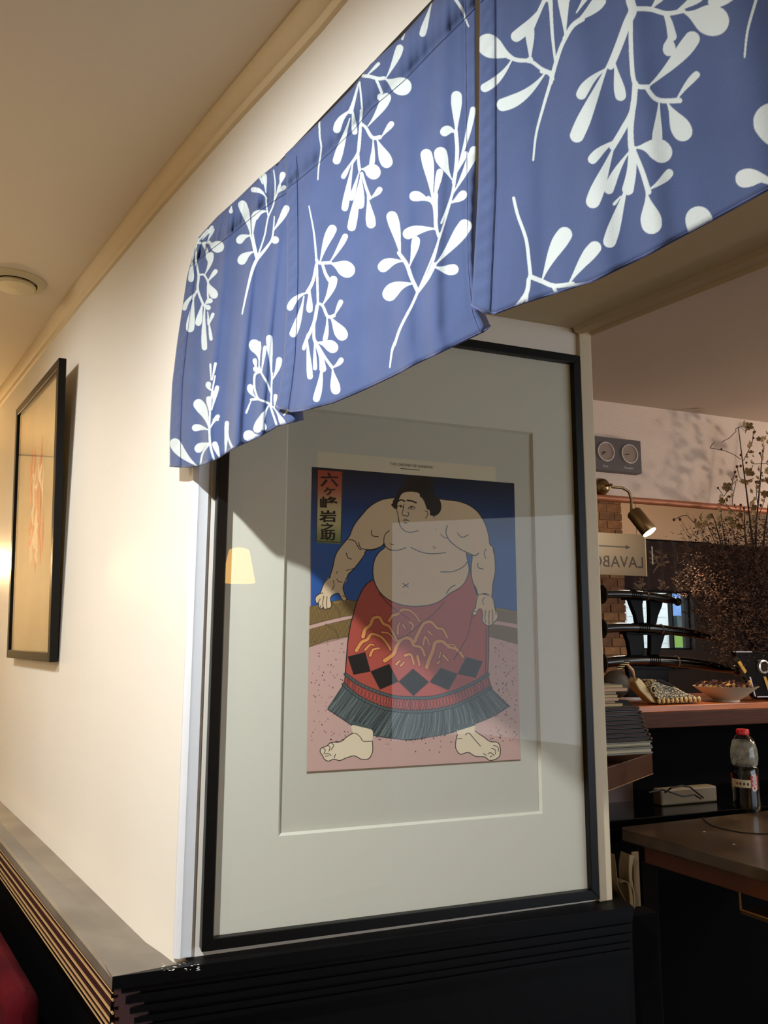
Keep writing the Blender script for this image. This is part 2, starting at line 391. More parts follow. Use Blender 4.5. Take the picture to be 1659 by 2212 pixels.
# ledge on top of the wainscot: outer corner found on the rail plane
oc = A.loc(hitz(243, 2110, RAIL)); DA = -oc[1]
rc = B.loc(hitz(1368, 1958, RAIL))
ocw = hitz(243, 2110, RAIL)[:2]; rcw = hitz(1368, 1958, RAIL)[:2]
lc = ocw - 4.0 * A.x[:2]
def inner(o, d):   # polygons of the rail: offset inward by d
    return o
lw = A.P(-4.0, 0.02, 0)[:2]
so = A.loc(np.array([*ocw, RAIL]))[0]
lg = MB(); rows = []
for k in range(41):
    s_ = -4.0 + (so + 4.0) * k / 40; zi, zo = interp(RI, s_), interp(RO, s_)
    rows.append([(s_, .02, zi - .001), (s_, -.002, zi), (s_, -.06, (zi + zo) / 2 + .001), (s_, -.118 if k < 40 else -DA, zo), (s_, -DA, zo - .004), (s_, -DA, zo - .022), (s_, 0, zo - .022)])
lg.grid(rows)
r_ = [(A.loc(np.array([*p, 0]))) for p in (rcw, B.P(LB + .05, .08, 0)[:2], B.P(.0, .08, 0)[:2])]
top = [(so, -DA, RAIL), (r_[0][0], r_[0][1], RAIL), (r_[1][0], r_[1][1], RAIL), (r_[2][0], r_[2][1], RAIL - .004), (so, .02, RAIL - .004)]
struct('trim_5', lg, ledge_m, M=A.M)
struct('trim_12', MB().add(top + [(a, b, c - .022) for a, b, c in top], [(0, 1, 2, 3, 4), (9, 8, 7, 6, 5), (0, 5, 6, 1), (1, 6, 7, 2)]), black_rail, M=A.M)
chips = MB(); rr = random.Random(5)
for k in range(26):
    p = hitz(rr.uniform(350, 432), rr.uniform(2080, 2097), RAIL + .001); chips.ball(tuple(p), rr.uniform(.0006, .0018), 6, 4, (1.8, 1, .35))
struct('trim_9', chips, mat('chip_white', (214, 210, 204), .6))
# fluted fascia under the ledge: ribs parallel to wall A
Bl = Plane(np.array([*ocw, 0]), rcw - ocw); Al = Plane(np.array([*ocw, 0]), A.x)
LBl = float(np.linalg.norm(rcw - ocw))
def fascia(name, pl, s0, s1, m, M):
    prof = [(.012, RAIL - .022)]; bottom = pl is Al
    z = RAIL - .022
    for k, (h, d) in enumerate([(.010, .004), (.006, .012), (.014, .006), (.007, .014), (.011, .008), (.008, .016), (.010, .010), (.006, .018), (.010, .013)]):
        prof += [(d, z), (d, z - h)]; z -= h
    prof += [(.03, z), (.03, 0.0), (.12, 0.0), (.12, RAIL - .03)]
    if pl is not Al: return struct(name, MB().prism(prof, s0, s1, 'x'), m, M=M)
    prof = prof[:-4] + [(.045, z), (.12, z), (.12, RAIL - .03)]; struct('baseboard_front', MB().box(s0, s1, .045, .12, 0, z), black_rail, M=M)
    rows = []
    for k in range(41):
        s_ = s0 + (s1 - s0) * k / 40; dz = interp(RO, s_ + so) - RAIL
        rows.append([(s_, y, zz + dz) for y, zz in prof])
    return struct(name, MB().grid(rows).add(rows[-1], [tuple(range(len(prof)))]), m, M=M)
fascia('baseboard_left', Al, -4.0, 0, fluted_m, Al.M)
bead_hl_m = mat('worn_bead_edge', (168, 134, 92), .3, coat=.3)  # tan beads: the ribs' gold highlights put into shape and colour
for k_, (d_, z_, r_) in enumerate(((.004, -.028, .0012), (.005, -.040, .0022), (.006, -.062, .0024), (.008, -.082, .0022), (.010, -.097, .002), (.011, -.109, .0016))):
    struct('trim_%d' % (20 + k_), MB().tube([(-4.0 + 4.0 * i / 24, d_ - .002, RAIL + z_ + interp(RO, -4.0 + 4.0 * i / 24 + so) - RAIL) for i in range(25)], r_, 6), bead_hl_m, M=Al.M, smooth=True)
fascia('baseboard_right', Bl, 0.0, LBl, black_rail, Bl.M)
struct('wall_reveal_base', MB().box(.005, LB + .045, -.02, .1, 0, RAIL - .03), black_rail, M=B.M)
# room 2 shell
D3 = 1.75            # room behind the hatch
W3 = Plane(W2.P(0, D3, 0), W2.x)
x0, x1 = -.9, 3.2
zp = W2.hit(1400, 1085, 0)[1]     # copper pipe height
SH_T = W2.hit(1500, 1522, -.33)[1]
c2 = [bl + B.y[:2] * .0 - A.x[:2] * 2.2, bl + A.x[:2] * 5.2, W3.P(3.4, .1, 0)[:2] + A.x[:2] * .0, W3.P(-1.6, .1, 0)[:2]]
c2 = [bl - A.x[:2] * 2.2, bl + A.x[:2] * 4.9, W2.P(x1 + .1, -3.3, 0)[:2], W3.P(x1 + .1, .1, 0)[:2], W3.P(-1.6, .1, 0)[:2]]
struct('ceiling_2', MB().prism([tuple(p) for p in c2], CEIL2, CEIL2 + .1), ceil2_m)
# stepped moulding where the soffit meets the bar ceiling
so_ = A.loc(np.array([*bl, 0]))
struct('trim_10', MB().grid([[(s_, so_[1] + a, z) for a, z in ((-.055, SOFF), (-.05, SOFF - .012), (-.03, SOFF - .016), (-.022, SOFF - .008), (-.008, SOFF - .008), (.0, SOFF - .016), (.010, SOFF - .01), (.010, CEIL2))] for s_ in (so_[0] - .001, so_[0] + 1.5, so_[0] + 4.5)]), soffit_m, M=A.M, smooth=True)
def wallpaper():
    m = bpy.data.materials.new('embossed_wallpaper'); m.use_nodes = True; nt = m.node_tree; b = nt.nodes['Principled BSDF']
    b.inputs['Base Color'].default_value = rgb((234, 212, 196)); b.inputs['Roughness'].default_value = .8
    tc = nt.nodes.new('ShaderNodeTexCoord'); w = nt.nodes.new('ShaderNodeTexWave'); w.bands_direction = 'DIAGONAL'; w.inputs['Scale'].default_value = 42; w.inputs['Distortion'].default_value = 3; w.inputs['Detail'].default_value = 2
    bp = nt.nodes.new('ShaderNodeBump'); bp.inputs['Distance'].default_value = .0015; bp.inputs['Strength'].default_value = .7
    nt.links.new(tc.outputs['Object'], w.inputs[0]); nt.links.new(w.outputs[0], bp.inputs['Height']); nt.links.new(bp.outputs[0], b.inputs['Normal']); return m
struct('wall_upper', MB().box(x0, x1, 0, .12, zp + .015, CEIL2), wallpaper(), M=W2.M)
struct('wall_lower', MB().box(x0, x1, 0, .12, 0, SH_T - .06), mat('dark_panel', (4, 4, 6), .8, spec=.08), M=W2.M)
struct('wall_side', MB().box(x0 - .1, x0, -.9, D3, 0, CEIL2), mat('dark_side', (120, 104, 88), .8), M=W2.M)
struct('wall_end', MB().box(x1, x1 + .1, -3.4, D3, 0, CEIL2), mat('dark_side2', (110, 90, 74), .8), M=W2.M)
# copper pipe
pz = zp
struct('trim_6', MB().tube([(x0, -.012, pz), (.4, -.012, pz + .001), (1.2, -.012, pz - .001), (x1, -.012, pz)], .0135, 12), mat('copper_pipe', (186, 118, 84), .45, metal=.3), M=W2.M, smooth=True)
# far wall with window
beige = mat('beige_wall', (232, 200, 168), .8)
wx0 = W3.hit(1345, 1270)[0]; wx1 = W3.hit(1497, 1300)[0]; wz0 = W3.hit(1400, 1404)[1]; wz1 = W3.hit(1400, 1276)[1]; wzt = W3.hit(1420, 1168)[1]
ow = MB().box(x0, x1, 0, .12, wzt, CEIL2)
struct('wall_street', ow, beige, M=W3.M)
dk = mat('dark_wood_panel', (52, 36, 30), .5, var=((40, 28, 24), 5))
struct('wall_street_lower', MB().box(x0, x1, 0, .12, 0, wz0), dk, M=W3.M)
struct('wall_street_left', MB().box(x0, wx0, 0, .12, wz0, wzt), dk, M=W3.M)
struct('wall_street_right', MB().box(wx1, x1, 0, .12, wz0, wzt), dk, M=W3.M)
struct('wall_street_transom', MB().box(wx0, wx1, .03, .12, wz1 + .002, wzt), dk, M=W3.M)
win = bpy.data.objects.new('window_1', None); SC.collection.objects.link(win); win['kind'] = 'structure'; win.matrix_world = W3.M @ Matrix.Translation((wx0, .06, wz0))
ww, wh = wx1 - wx0, wz1 - wz0
for (a, b, c, d) in ((0, ww, 0, .012), (0, ww, wh - .008, wh), (0, .012, 0, wh), (ww - .012, ww, 0, wh), (ww * .74, ww * .74 + .01, 0, wh)):
    MB().box(a, b, -.02, .02, c, d).build('window_frame', frame_blk, win)
MB().box(0, ww, -.002, .002, 0, wh).build('pane', glass_mat('window_glass', (.97, .98, .97), 1.3), win)
# street facade beyond
fac = thing('street_building', 'white tiled shop front with a blue panel seen through the far window', 'building', W3.M, (wx0, 1.3, 0))
tile_w = mat('tile_white', (236, 240, 238), .5); 
MB().box(-1.6, 1.47, 0, .2, .0, 2.9).build('facade', tile_w, fac)
MB().box(1.47, 1.66, 0.02, .2, .0, 2.9).build('blue_panel', mat('blue_render', (86, 128, 196), .6, var=((120, 160, 216), 9)), fac)
MB().box(1.66, 4.6, 0.02, .2, .0, 2.9).build('facade', tile_w, fac)
MB().box(1.52, 2.2, -.05, .02, 1.615, 1.712).build('shop_sign', mat('dark_green_sign', (40, 56, 50), .5), fac)
MB().box(1.48, 1.64, -.04, .02, 1.44, 1.56).build('green_panel', mat('green_poster', (120, 160, 40), .5), fac)
MB().box(1.40, 2.3, -.06, .02, 1.30, 1.42).build('window_ledge', mat('ledge_brown', (110, 70, 50), .6), fac)
tl = []
for i in range(9):
    for j in range(9):
        t0 = MB().box(.5 + i * .105, .5 + i * .105 + .099, -.008, .001, 1.4 + j * .075, 1.4 + j * .075 + .069).build('tile', tile_w, fac) if not tl else tl[0].copy()
        if tl: SC.collection.objects.link(t0); t0.location = (i * .105, 0, j * .075)
        tl.append(t0)
# brick pillar in the far room
BRICKS = thing('brick_pillar', 'narrow brown brick pillar left of the far window', 'pillar', W3.M, (0, -.25, 0))
bx0 = W3.hit(1230, 1200, -.25)[0]; bx1 = W3.hit(1346, 1200, -.25)[0]
MB().box(bx0, bx1, .008, .24, 0, CEIL2).build('core', mat('mortar', (128, 92, 62), .9, bump=(80, .001)), BRICKS)
bmats = [mat('brick_%s' % k, c, .85, bump=(70, .002), var=(c2, 20)) for k, c, c2 in (('tan', (150, 112, 76), (126, 92, 60)), ('brown', (130, 92, 62), (104, 72, 50)), ('dark', (106, 76, 56), (88, 62, 46)))]
bh = .052; bl_ = .115; bw = bx1 - bx0; protos = {}
zb = 1.1; row = 0
while zb < CEIL2 - .05:
    off = -bl_ / 2 if row % 2 else 0; xx = bx0 + off
    while xx < bx1 - .01:
        a, b = max(xx, bx0), min(xx + bl_ - .007, bx1)
        if b - a > .015:
            mi = random.randrange(3); key = (mi, round(b - a, 3))
            if key not in protos:
                o = MB().box(0, b - a, -.004, .01, 0, bh - .008).build('brick', bmats[mi], BRICKS, bevel=.0015); protos[key] = o
            else:
                o = protos[key].copy(); SC.collection.objects.link(o)
            o.location = (a, random.uniform(-.002, .002), zb)
        xx += bl_
    zb += bh; row += 1
# mirrored hanging sign
s0 = W3.hit(1280, 1168, -.6); s1 = W3.hit(1398, 1245, -.6)
sg = thing('hanging_sign', 'pale sign reading LAVABO backwards under an arrow, hanging before brick pillar', 'sign', W3.M, (s1[0] - .42, -.6, s1[1]))
sgh = W3.hit(1398, 1156, -.6)[1] - s1[1]
MB().box(0, .42, 0, .004, 0, sgh).build('panel', mat('sign_panel', (84, 74, 60), .6), sg, bevel=.001)
MB().box(.415, .42, -.002, .006, 0, sgh).build('edge_strip', mat('sign_edge', (140, 124, 96), .5), sg)
ink = mat('sign_ink', (26, 20, 18), .7)
tw = W3.hit(1368, 1220, -.6)[0] - W3.hit(1278, 1220, -.6)[0]
text_obj('LAVABO', sgh * .38, ink, sg, .42 - .103 - (W3.hit(1398, 1220, -.6)[0] - W3.hit(1368, 1220, -.6)[0]) * 1.0, -.002, sgh * .31, mirror=True, spacing=1.06)
ax = .42 - (W3.hit(1398, 1190, -.6)[0] - W3.hit(1364, 1190, -.6)[0]); az = sgh * .68
MB().prism([(ax - .24, az - .0035), (ax - .03, az - .0035), (ax - .03, az - .012), (ax, az), (ax - .03, az + .012), (ax - .03, az + .0035), (ax - .24, az + .0035)], -.0018, 0, 'y').build('arrow', ink, sg)
for q in (.06, .36): MB().tube([(q, .002, sgh), (q, .002, CEIL2 - s1[1])], .0012, 5).build('cord', frame_blk, sg)
#%%NOREN
# ------------------------------------------------------------------ the noren curtain
NK = 2.0
cv = Canvas(340, -330, 2060, 1040, NK, (0, 0, 0)); Wc = (255, 255, 255)
def L(*a, b=0.0): cv.leaf(*a[:5], Wc, b)
def S(*p, w=14, w1=None): cv.stroke(list(p), w, Wc, w1)
Z1 = (3.4025, 340, 380); Z2 = (3.318, 580, 0); Z3 = (3.318, 600, 420); Z4 = (2.5175, 1000, 0)
cv.T = Z1
# panel 1, hanging spray at the rod
S((290, 490), (330, 445), (370, 400), w=16); L(330, 470, 412, 368, 26)
S((290, 490), (340, 495), (385, 485), w=18); L(375, 485, 492, 540, 92, b=.12); L(365, 490, 415, 385, 26)
S((340, 500), (362, 545), (372, 590), w=20, w1=26); L(352, 722, 402, 560, 44, b=.12); L(378, 640, 372, 575, 34)
S((288, 495), (285, 620), (305, 735), (298, 830), (330, 925), (352, 960), w=15, w1=18)
S((276, 505), (262, 600), (258, 650), w=10); L(258, 610, 247, 782, 44)
S((305, 730), (345, 728), (375, 780), w=14); L(370, 780, 440, 688, 34); L(375, 785, 432, 902, 66)
S((375, 780), (372, 860), (378, 925), w=14); L(352, 950, 405, 905, 40, b=-.2)
S((298, 830), (275, 880), (262, 905), w=14); L(285, 860, 190, 988, 36, b=.15); L(270, 890, 238, 1152, 66)
L(335, 930, 298, 1104, 50); L(350, 950, 348, 1284, 44, b=.03); L(350, 950, 392, 980, 40); L(372, 1000, 380, 1100, 20); L(382, 1090, 415, 1005, 26); L(378, 1060, 398, 1212, 26); L(350, 1060, 332, 1140, 14)
# panel 1, upright spray
S((625, 1015), (660, 850), (700, 690), (740, 600), w=10, w1=26)
S((735, 610), (715, 540), (700, 480), (684, 430), w=26, w1=12)
L(715, 555, 594, 642, 70, b=.15); L(692, 440, 580, 484, 58, b=.2); L(690, 440, 618, 180, 70, b=.05)
S((735, 590), (715, 500), (703, 430), w=14); L(703, 440, 722, 260, 40, b=-.05); L(812, 262, 692, 312, 58, b=.25)
S((740, 590), (790, 440), (815, 310), (858, 200), (868, 60), (856, -40), w=12, w1=9); S((818, 300), (805, 230), (800, 160), w=10)
S((740, 605), (810, 520), (848, 450), (862, 300), w=24, w1=8); L(850, 410, 963, 218, 52, b=.05); L(838, 482, 896, 462, 58)
L(806, 165, 690, 92, 40, b=.25); L(800, 120, 785, -20, 38); L(868, 170, 905, 60, 22); L(892, 120, 946, 72, 34); L(900, 70, 930, -30, 44); L(775, 60, 750, -10, 22)
L(546, 225, 540, 278, 30)
# panel 1, lower right spray
S((878, 1828), (850, 1745), (826, 1680), (800, 1664), (740, 1640), w=16, w1=14)
S((838, 1700), (840, 1600), (842, 1520), (846, 1450), w=14, w1=12); L(842, 1480, 822, 1168, 48); L(846, 1500, 905, 1332, 46, b=.1)
S((836, 1590), (800, 1510), (765, 1445), (750, 1400), w=14, w1=14); L(748, 1350, 700, 1200, 92, b=.1); L(768, 1440, 795, 1248, 28); L(750, 1400, 752, 1215, 24); L(752, 1410, 705, 1424, 40, b=-.4); L(730, 1420, 715, 1340, 34)
S((755, 1440), (718, 1465), (716, 1560), (738, 1630), w=18, w1=14); L(725, 1628, 672, 1532, 48, b=-.2); S((740, 1638), (690, 1645), w=24, w1=16); L(695, 1642, 652, 1748, 16)
L(822, 1685, 722, 1888, 66, b=.05); L(765, 1790, 792, 1872, 44); S((826, 1680), (870, 1720), (905, 1800), w=10); L(862, 1700, 872, 1602, 30); L(880, 1730, 935, 1840, 46); L(930, 1760, 965, 1720, 16)
L(740, 1905, 628, 1912, 84)
# panel 1, lower left spray
S((425, 2110), (392, 1990), (384, 1850), (396, 1640), (425, 1470), w=18, w1=10)
L(404, 1500, 430, 1370, 20); L(396, 1500, 391, 1378, 15); L(400, 1580, 368, 1512, 42, b=-.2); L(388, 1750, 378, 1618, 42); L(400, 1720, 444, 1540, 34); L(410, 1650, 414, 1580, 18)
L(380, 1850, 288, 1640, 86, b=.1); L(380, 1868, 254, 1848, 54, b=.12); L(392, 1850, 455, 1755, 32, b=-.1); L(410, 1790, 455, 1790, 26)
L(390, 1962, 275, 2020, 66, b=.12); L(465, 2085, 415, 1952, 46); L(305, 2140, 100, 1938, 88, b=-.1); S((315, 2150), (335, 2040), (385, 1968), w=14); L(500, 2080, 514, 1800, 34); S((514, 1820), (525, 1930), (556, 2005), w=10, w1=20)
cv.T = Z2
# panel 2, hanging spray near the rod
L(705, 545, 800, 450, 26); S((680, 545), (730, 550), (790, 565), (830, 560), w=24, w1=26); L(845, 560, 955, 322, 58, b=.05); L(830, 562, 1028, 650, 138, b=.04)
S((770, 560), (792, 610), (815, 665), w=20, w1=20); L(715, 905, 868, 670, 74, b=.06); L(818, 740, 796, 670, 50)
S((655, 590), (672, 780), (662, 880), (700, 910), w=12, w1=16); S((648, 600), (610, 740), (590, 800), w=12, w1=36); L(610, 780, 474, 950, 60, b=.2); L(603, 770, 622, 968, 42); L(585, 850, 482, 1180, 62)
S((665, 790), (660, 960), (645, 1090), (600, 1170), w=16, w1=22); S((660, 900), (645, 1100), (655, 1220), w=14, w1=22)
S((665, 885), (700, 915), (745, 985), (800, 985), w=16, w1=30); L(810, 985, 897, 872, 44); L(775, 990, 868, 1205, 96); L(752, 1000, 742, 1195, 40, b=-.05)
L(665, 1212, 810, 1250, 112, b=-.12); L(605, 1150, 530, 1282, 36); L(610, 1150, 545, 1516, 52); L(655, 1225, 592, 1440, 36)
L(662, 1240, 660, 1500, 60, b=-.03); L(670, 1240, 592, 1660, 66); L(630, 1400, 612, 1500, 12)
S((672, 1240), (700, 1340), (730, 1420), w=16, w1=24); L(728, 1425, 815, 1345, 44, b=.1); L(712, 1400, 742, 1640, 74)
S((366, 862), (370, 980), (380, 1060), (362, 1200), (356, 1288), w=14, w1=9)
S((1345, 0), (1390, 70), (1415, 140), (1437, 190), w=24, w1=10); L(1172, 20, 1100, 266, 50); L(978, 245, 958, 290, 16)
# panel 2, upright spray by the slit
L(1348, 980, 1350, 650, 84); L(1352, 960, 1230, 940, 72, b=.3); S((1345, 940), (1355, 1080), (1345, 1220), (1330, 1310), w=28, w1=26)
L(1350, 1230, 1474, 765, 44, b=.04); L(1345, 1250, 1425, 1085, 34); L(1325, 1390, 1490, 1050, 66, b=.05); L(1300, 1460, 1425, 1378, 66, b=.08); L(1400, 1050, 1430, 980, 22)
S((1335, 1300), (1320, 1390), (1285, 1490), (1240, 1600), w=22, w1=14)
L(1180, 1450, 1128, 1065, 92, b=.03); L(1185, 1460, 1235, 1210, 50); L(1318, 1290, 1215, 1055, 100, b=-.08); L(1170, 1450, 1010, 1395, 78, b=.12)
S((1150, 1420), (1190, 1470), (1200, 1560), (1201, 1640), w=30, w1=24)
cv.T = Z3
S((1134, 0), (1136, 120), (1138, 220), (1152, 300), w=34, w1=16)
S((1245, 40), (1190, 220), (1120, 430), (1010, 690), w=14, w1=12); S((1165, 280), (1110, 500), (1010, 700), w=14); S((1010, 690), (960, 800), (880, 960), (840, 1080), w=20, w1=18); S((845, 1060), (822, 1120), (806, 1240), w=22, w1=10)
L(1145, 248, 896, 290, 86, b=.12); L(945, 520, 1000, 300, 66, b=.04); L(885, 460, 812, 118, 88, b=.04); L(910, 480, 717, 530, 86, b=.18)
S((870, 420), (925, 500), (960, 600), (1005, 695), w=26, w1=28); L(985, 640, 752, 735, 112, b=.2)
L(1125, 510, 1375, 186, 106, b=.04); L(1115, 515, 1302, 545, 82, b=.12); S((1130, 500), (1080, 600), (1010, 695), w=24, w1=22)
# panel 2, hanging spray by the seam
S((226, 85), (262, 280), (280, 480), w=8, w1=16); L(305, 490, 405, 218, 70, b=-.06); L(370, 495, 497, 283, 44, b=.04); L(370, 490, 557, 565, 122, b=-.05)
S((280, 470), (300, 492), (380, 490), w=22, w1=22); S((278, 500), (255, 620), (215, 700), w=16, w1=26); L(232, 670, 230, 850, 48); L(225, 700, 70, 826, 52, b=.22); L(190, 730, 105, 1025, 58, b=-.06)
S((282, 500), (288, 700), (290, 790), w=16); S((322, 500), (345, 570), (375, 620), w=18, w1=26); L(318, 800, 414, 585, 62, b=.1)
S((288, 780), (325, 800), (360, 875), (405, 870), w=16, w1=24); L(405, 875, 462, 755, 36); L(375, 870, 488, 1045, 94); L(355, 875, 340, 1055, 36, b=-.08)
S((285, 800), (262, 920), (215, 1030), w=24, w1=22); L(215, 1000, 186, 1118, 28); L(212, 1020, 235, 1328, 44); S((262, 930), (262, 1030), (280, 1070), w=16, w1=26); L(266, 1050, 270, 1262, 30); L(278, 1062, 438, 1110, 88, b=-.12)
S((275, 1070), (312, 1160), (325, 1250), w=14, w1=50); L(320, 1200, 275, 1490, 54, b=-.06); S((290, 1080), (345, 1175), (392, 1240), w=14, w1=22); L(390, 1245, 472, 1175, 40, b=.12); L(392, 1240, 424, 1436, 74)
cv.T = Z4
def spray_h():
    S((384, 872), (400, 730), (440, 580), (482, 440), w=10, w1=18); S((480, 450), (500, 370), (535, 260), (570, 190), w=22, w1=20); S((555, 210), (600, 140), (650, 105), w=22, w1=30)
    S((492, 400), (430, 375), (370, 335), (300, 328), (250, 310), w=18, w1=24); L(290, 320, 78, 215, 130, b=-.04); L(270, 322, 104, 497, 52, b=-.14)
    S((490, 430), (470, 400), (430, 390), w=20); L(455, 390, 190, 594, 76, b=-.16)
    L(368, 340, 366, 140, 52); S((368, 325), (360, 330), w=30); L(450, 8, 272, 224, 66, b=-.1); S((440, 8), (470, 4), (480, 60), w=18); S((378, 150), (440, 12), w=26, w1=20)
    S((478, -40), (488, 180), (508, 360), w=22, w1=12); L(560, 210, 545, -70, 66); L(605, 130, 775, -20, 74, b=.06); L(620, 70, 700, -60, 36); L(560, 60, 600, -120, 50)
def spray_i():
    S((908, -120), (912, 0), (925, 60), (895, 130), (850, 250), (805, 360), w=50, w1=40); S((925, 50), (1020, 52), (1110, 75), (1200, 60), w=28, w1=24)
    L(1020, 55, 1100, -40, 44); L(1150, 72, 1310, -30, 56); L(1190, 62, 1455, 140, 180, b=.03)
    S((1105, 75), (1125, 130), (1140, 200), w=26, w1=50); L(1000, 480, 1280, 180, 92, b=.06); L(1128, 180, 1122, 310, 74)
    S((915, 110), (918, 300), (938, 455), (1005, 475), w=22, w1=26); L(825, 330, 866, 552, 66); L(800, 330, 606, 776, 84); L(790, 370, 625, 536, 62, b=.14)
    S((940, 455), (925, 600), (875, 700), (815, 800), w=30, w1=34); S((930, 560), (915, 700), (918, 800), w=30, w1=34)
    S((1000, 480), (1060, 545), (1180, 548), w=22, w1=30); L(1160, 550, 1285, 392, 42, b=-.06); L(1110, 555, 1225, 768, 118); L(1068, 555, 1055, 800, 58)
    L(935, 805, 1145, 840, 128, b=-.16); L(845, 760, 686, 884, 56, b=.1); L(830, 780, 695, 1134, 84); L(912, 820, 782, 1056, 56, b=.08)
    S((925, 810), (920, 930), (900, 1030), w=40, w1=64); L(905, 980, 788, 1350, 76); L(860, 1070, 818, 1118, 18)
    S((935, 825), (980, 940), (1012, 1045), w=24, w1=30); L(1010, 1035, 1142, 928, 50, b=.08); L(1000, 1040, 1038, 1278, 120)
spray_h(); spray_i()
S((278, 1078), (300, 1170), (345, 1300), (362, 1430), (370, 1510), w=16, w1=20); L(430, 1530, 575, 1236, 92, b=-.06); L(575, 1550, 742, 1316, 78, b=-.04)
S((368, 1505), (430, 1530), (500, 1555), (600, 1545), w=26, w1=24); L(580, 1548, 770, 1562, 60); S((360, 1520), (345, 1600), (270, 1700), w=22, w1=26); S((352, 1570), (346, 1680), w=16); S((490, 1550), (525, 1620), w=22, w1=14)
L(1800, 930, 1640, 560, 230, b=.1); L(1700, 985, 1480, 968, 108, b=.1); L(1340, 1420, 1265, 1118, 160, b=.02); S((1640, 985), (1760, 1020), (1900, 1000), w=24)
for dx, dy in ((1150, -560), (560, -1440), (-430, -1440), (1000, -1500)):
    cv.T = (2.5175, 1000 + dx / 2.5175, dy / 2.5175); spray_h(); spray_i()
cv.T = (1, 0, 0)
# stitching lines of the side hems (dark thread)
cv.blur()
YN = -0.034                                       # mean distance of the cloth from the wall
nx0, nz1 = A.hit(350, 1008, YN)[0] - .01, SOFF + .36
nx1 = 1.52; nz0 = nz - .06
mask = cv.bake(A, nx0, nx1, nz0, nz1, YN, 1500)[..., 0]
kc0, ksh = int((1.315 - nx0) * 1500), int(.56 * 1500)      # beyond the last visible spray the print repeats
mask[:, kc0:] = mask[:, kc0 - ksh:mask.shape[1] - ksh]
noren_m = image_mat('indigo_leaf_cotton', mask, rough=.85, data=True, cols=((55, 71, 112), (72, 89, 131), (198, 208, 208)), bump=(900, .0006), sheen=.25)
hem_m = mat('indigo_hem_cotton', (66, 80, 142), .85, bump=(500, .0006), var=((80, 94, 156), 20), sheen=.2)
thread_m = mat('dark_thread', (38, 46, 86), .8)
inside_m = mat('indigo_back', (30, 34, 56), .9)
def pl_at(poly, t):
    n = len(poly) - 1; d = [0]
    for i in range(n): d.append(d[-1] + math.hypot(poly[i + 1][0] - poly[i][0], poly[i + 1][1] - poly[i][1]))
    t *= d[-1]
    for i in range(n):
        if t <= d[i + 1] or i == n - 1:
            q = (t - d[i]) / max(1e-9, d[i + 1] - d[i]); return (poly[i][0] + (poly[i + 1][0] - poly[i][0]) * q, poly[i][1] + (poly[i + 1][1] - poly[i][1]) * q)
def panel(name, label, left, right, top, bot, folds, yoff, nu=110, nv=70, curl=0.0, hemL=None, hemR=None):
    P, UV = [], []
    def S2(u, t):
        a, b, c, d = pl_at(left, t), pl_at(right, t), pl_at(top, u), pl_at(bot, u)
        e = [pl_at(top, 0), pl_at(top, 1), pl_at(bot, 0), pl_at(bot, 1)]
        return tuple((1 - u) * a[k] + u * b[k] + (1 - t) * c[k] + t * d[k] - ((1 - u) * (1 - t) * e[0][k] + u * (1 - t) * e[1][k] + (1 - u) * t * e[2][k] + u * t * e[3][k]) for k in (0, 1))
    def depth(u, t):
        y = yoff
        for (fu, sl, w, amp) in folds:
            y -= 1.7 * amp * (.25 + .75 * t) * math.exp(-((u - fu - sl * (t - .5)) / w) ** 2)
        ru = math.sin(u * 150) * .5 + math.sin(u * 97 + 1) * .5
        y -= .0018 * ru * max(0, 1 - t / .16)                       # gathered rod pocket
        if t < .13: y -= .008 * math.sin(math.pi * t / .13) - .002   # the rod inside it
        for (h, sg) in ((hemL, 1), (hemR, -1)):
            if h:
                e = u if sg == 1 else 1 - u
                if e < h: y -= .0016 * min(1, (h - e) / (h * .15)) + .0011 * math.sin(t * 120 + e / h * 4) * math.sin(math.pi * e / h)
                elif e < h * 1.35: y += .0012 * math.sin((e - h) / (.35 * h) * math.pi)
        if curl and u > 1 - curl: y += .03 * ((u - 1 + curl) / curl) ** 2 * min(1, max(0, (t - .5) * 2.2))
        return y
    for j in range(nv + 1):
        row, ur = [], []
        for i in range(nu + 1):
            u, t = i / nu, j / nv; px, py = S2(u, t); y = depth(u, t)
            x, z = A.hit(px, py, y); xm, zm = A.hit(px, py, YN)
            row.append((x, y, z)); ur.append(((xm - nx0) / (nx1 - nx0), (zm - nz0) / (nz1 - nz0)))
        P.append(row); UV.append(ur)
    x, y, z = P[0][0]
    t0 = thing(name, label, 'curtain', A.M, (x, y, z), group=None)
    t0['group'] = 'panels of the blue leaf-printed door curtain'
    o = MB().grid(P, UV).build('cloth', noren_m, t0, smooth=True, loc=(x, y, z), solid=.0012, angle=180)
    # stitched hem seams as thin thread
    for (h, sg) in ((hemL, 1), (hemR, -1)):
        if h:
            uu = h if sg == 1 else 1 - h; m = MB()
            pts = []
            for j in range(6, nv * 2):
                q, r = S2(uu, j / (nv * 2)); yy = depth(uu, j / (nv * 2)) - .0012; a, b = A.hit(q, r, yy); pts.append((a - x, yy - y, b - z))
            m.tube(pts, .0005, 4).build('hem_seam', thread_m, t0)
    pts = []
    for i in range(0, nu + 1, 1):                                       # seam under the rod pocket
        q, r = S2(i / nu, .135); yy = depth(i / nu, .135) - .0009; a, b = A.hit(q, r, yy); pts.append((a - x, yy - y, b - z))
    MB().tube(pts, .0004, 4).build('pocket_seam', thread_m, t0)
    hw = MB(); hp = []
    for i in range(nu + 1):                                             # rolled bottom hem
        q, r = S2(i / nu, 1.0); yy = depth(i / nu, 1.0) + .0006; a, b = A.hit(q, r, yy); hp.append((a - x, yy - y, b - z + .0006))
    hw.tube(hp, .0014, 6).build('bottom_hem', hem_m, t0, smooth=True)
    return t0
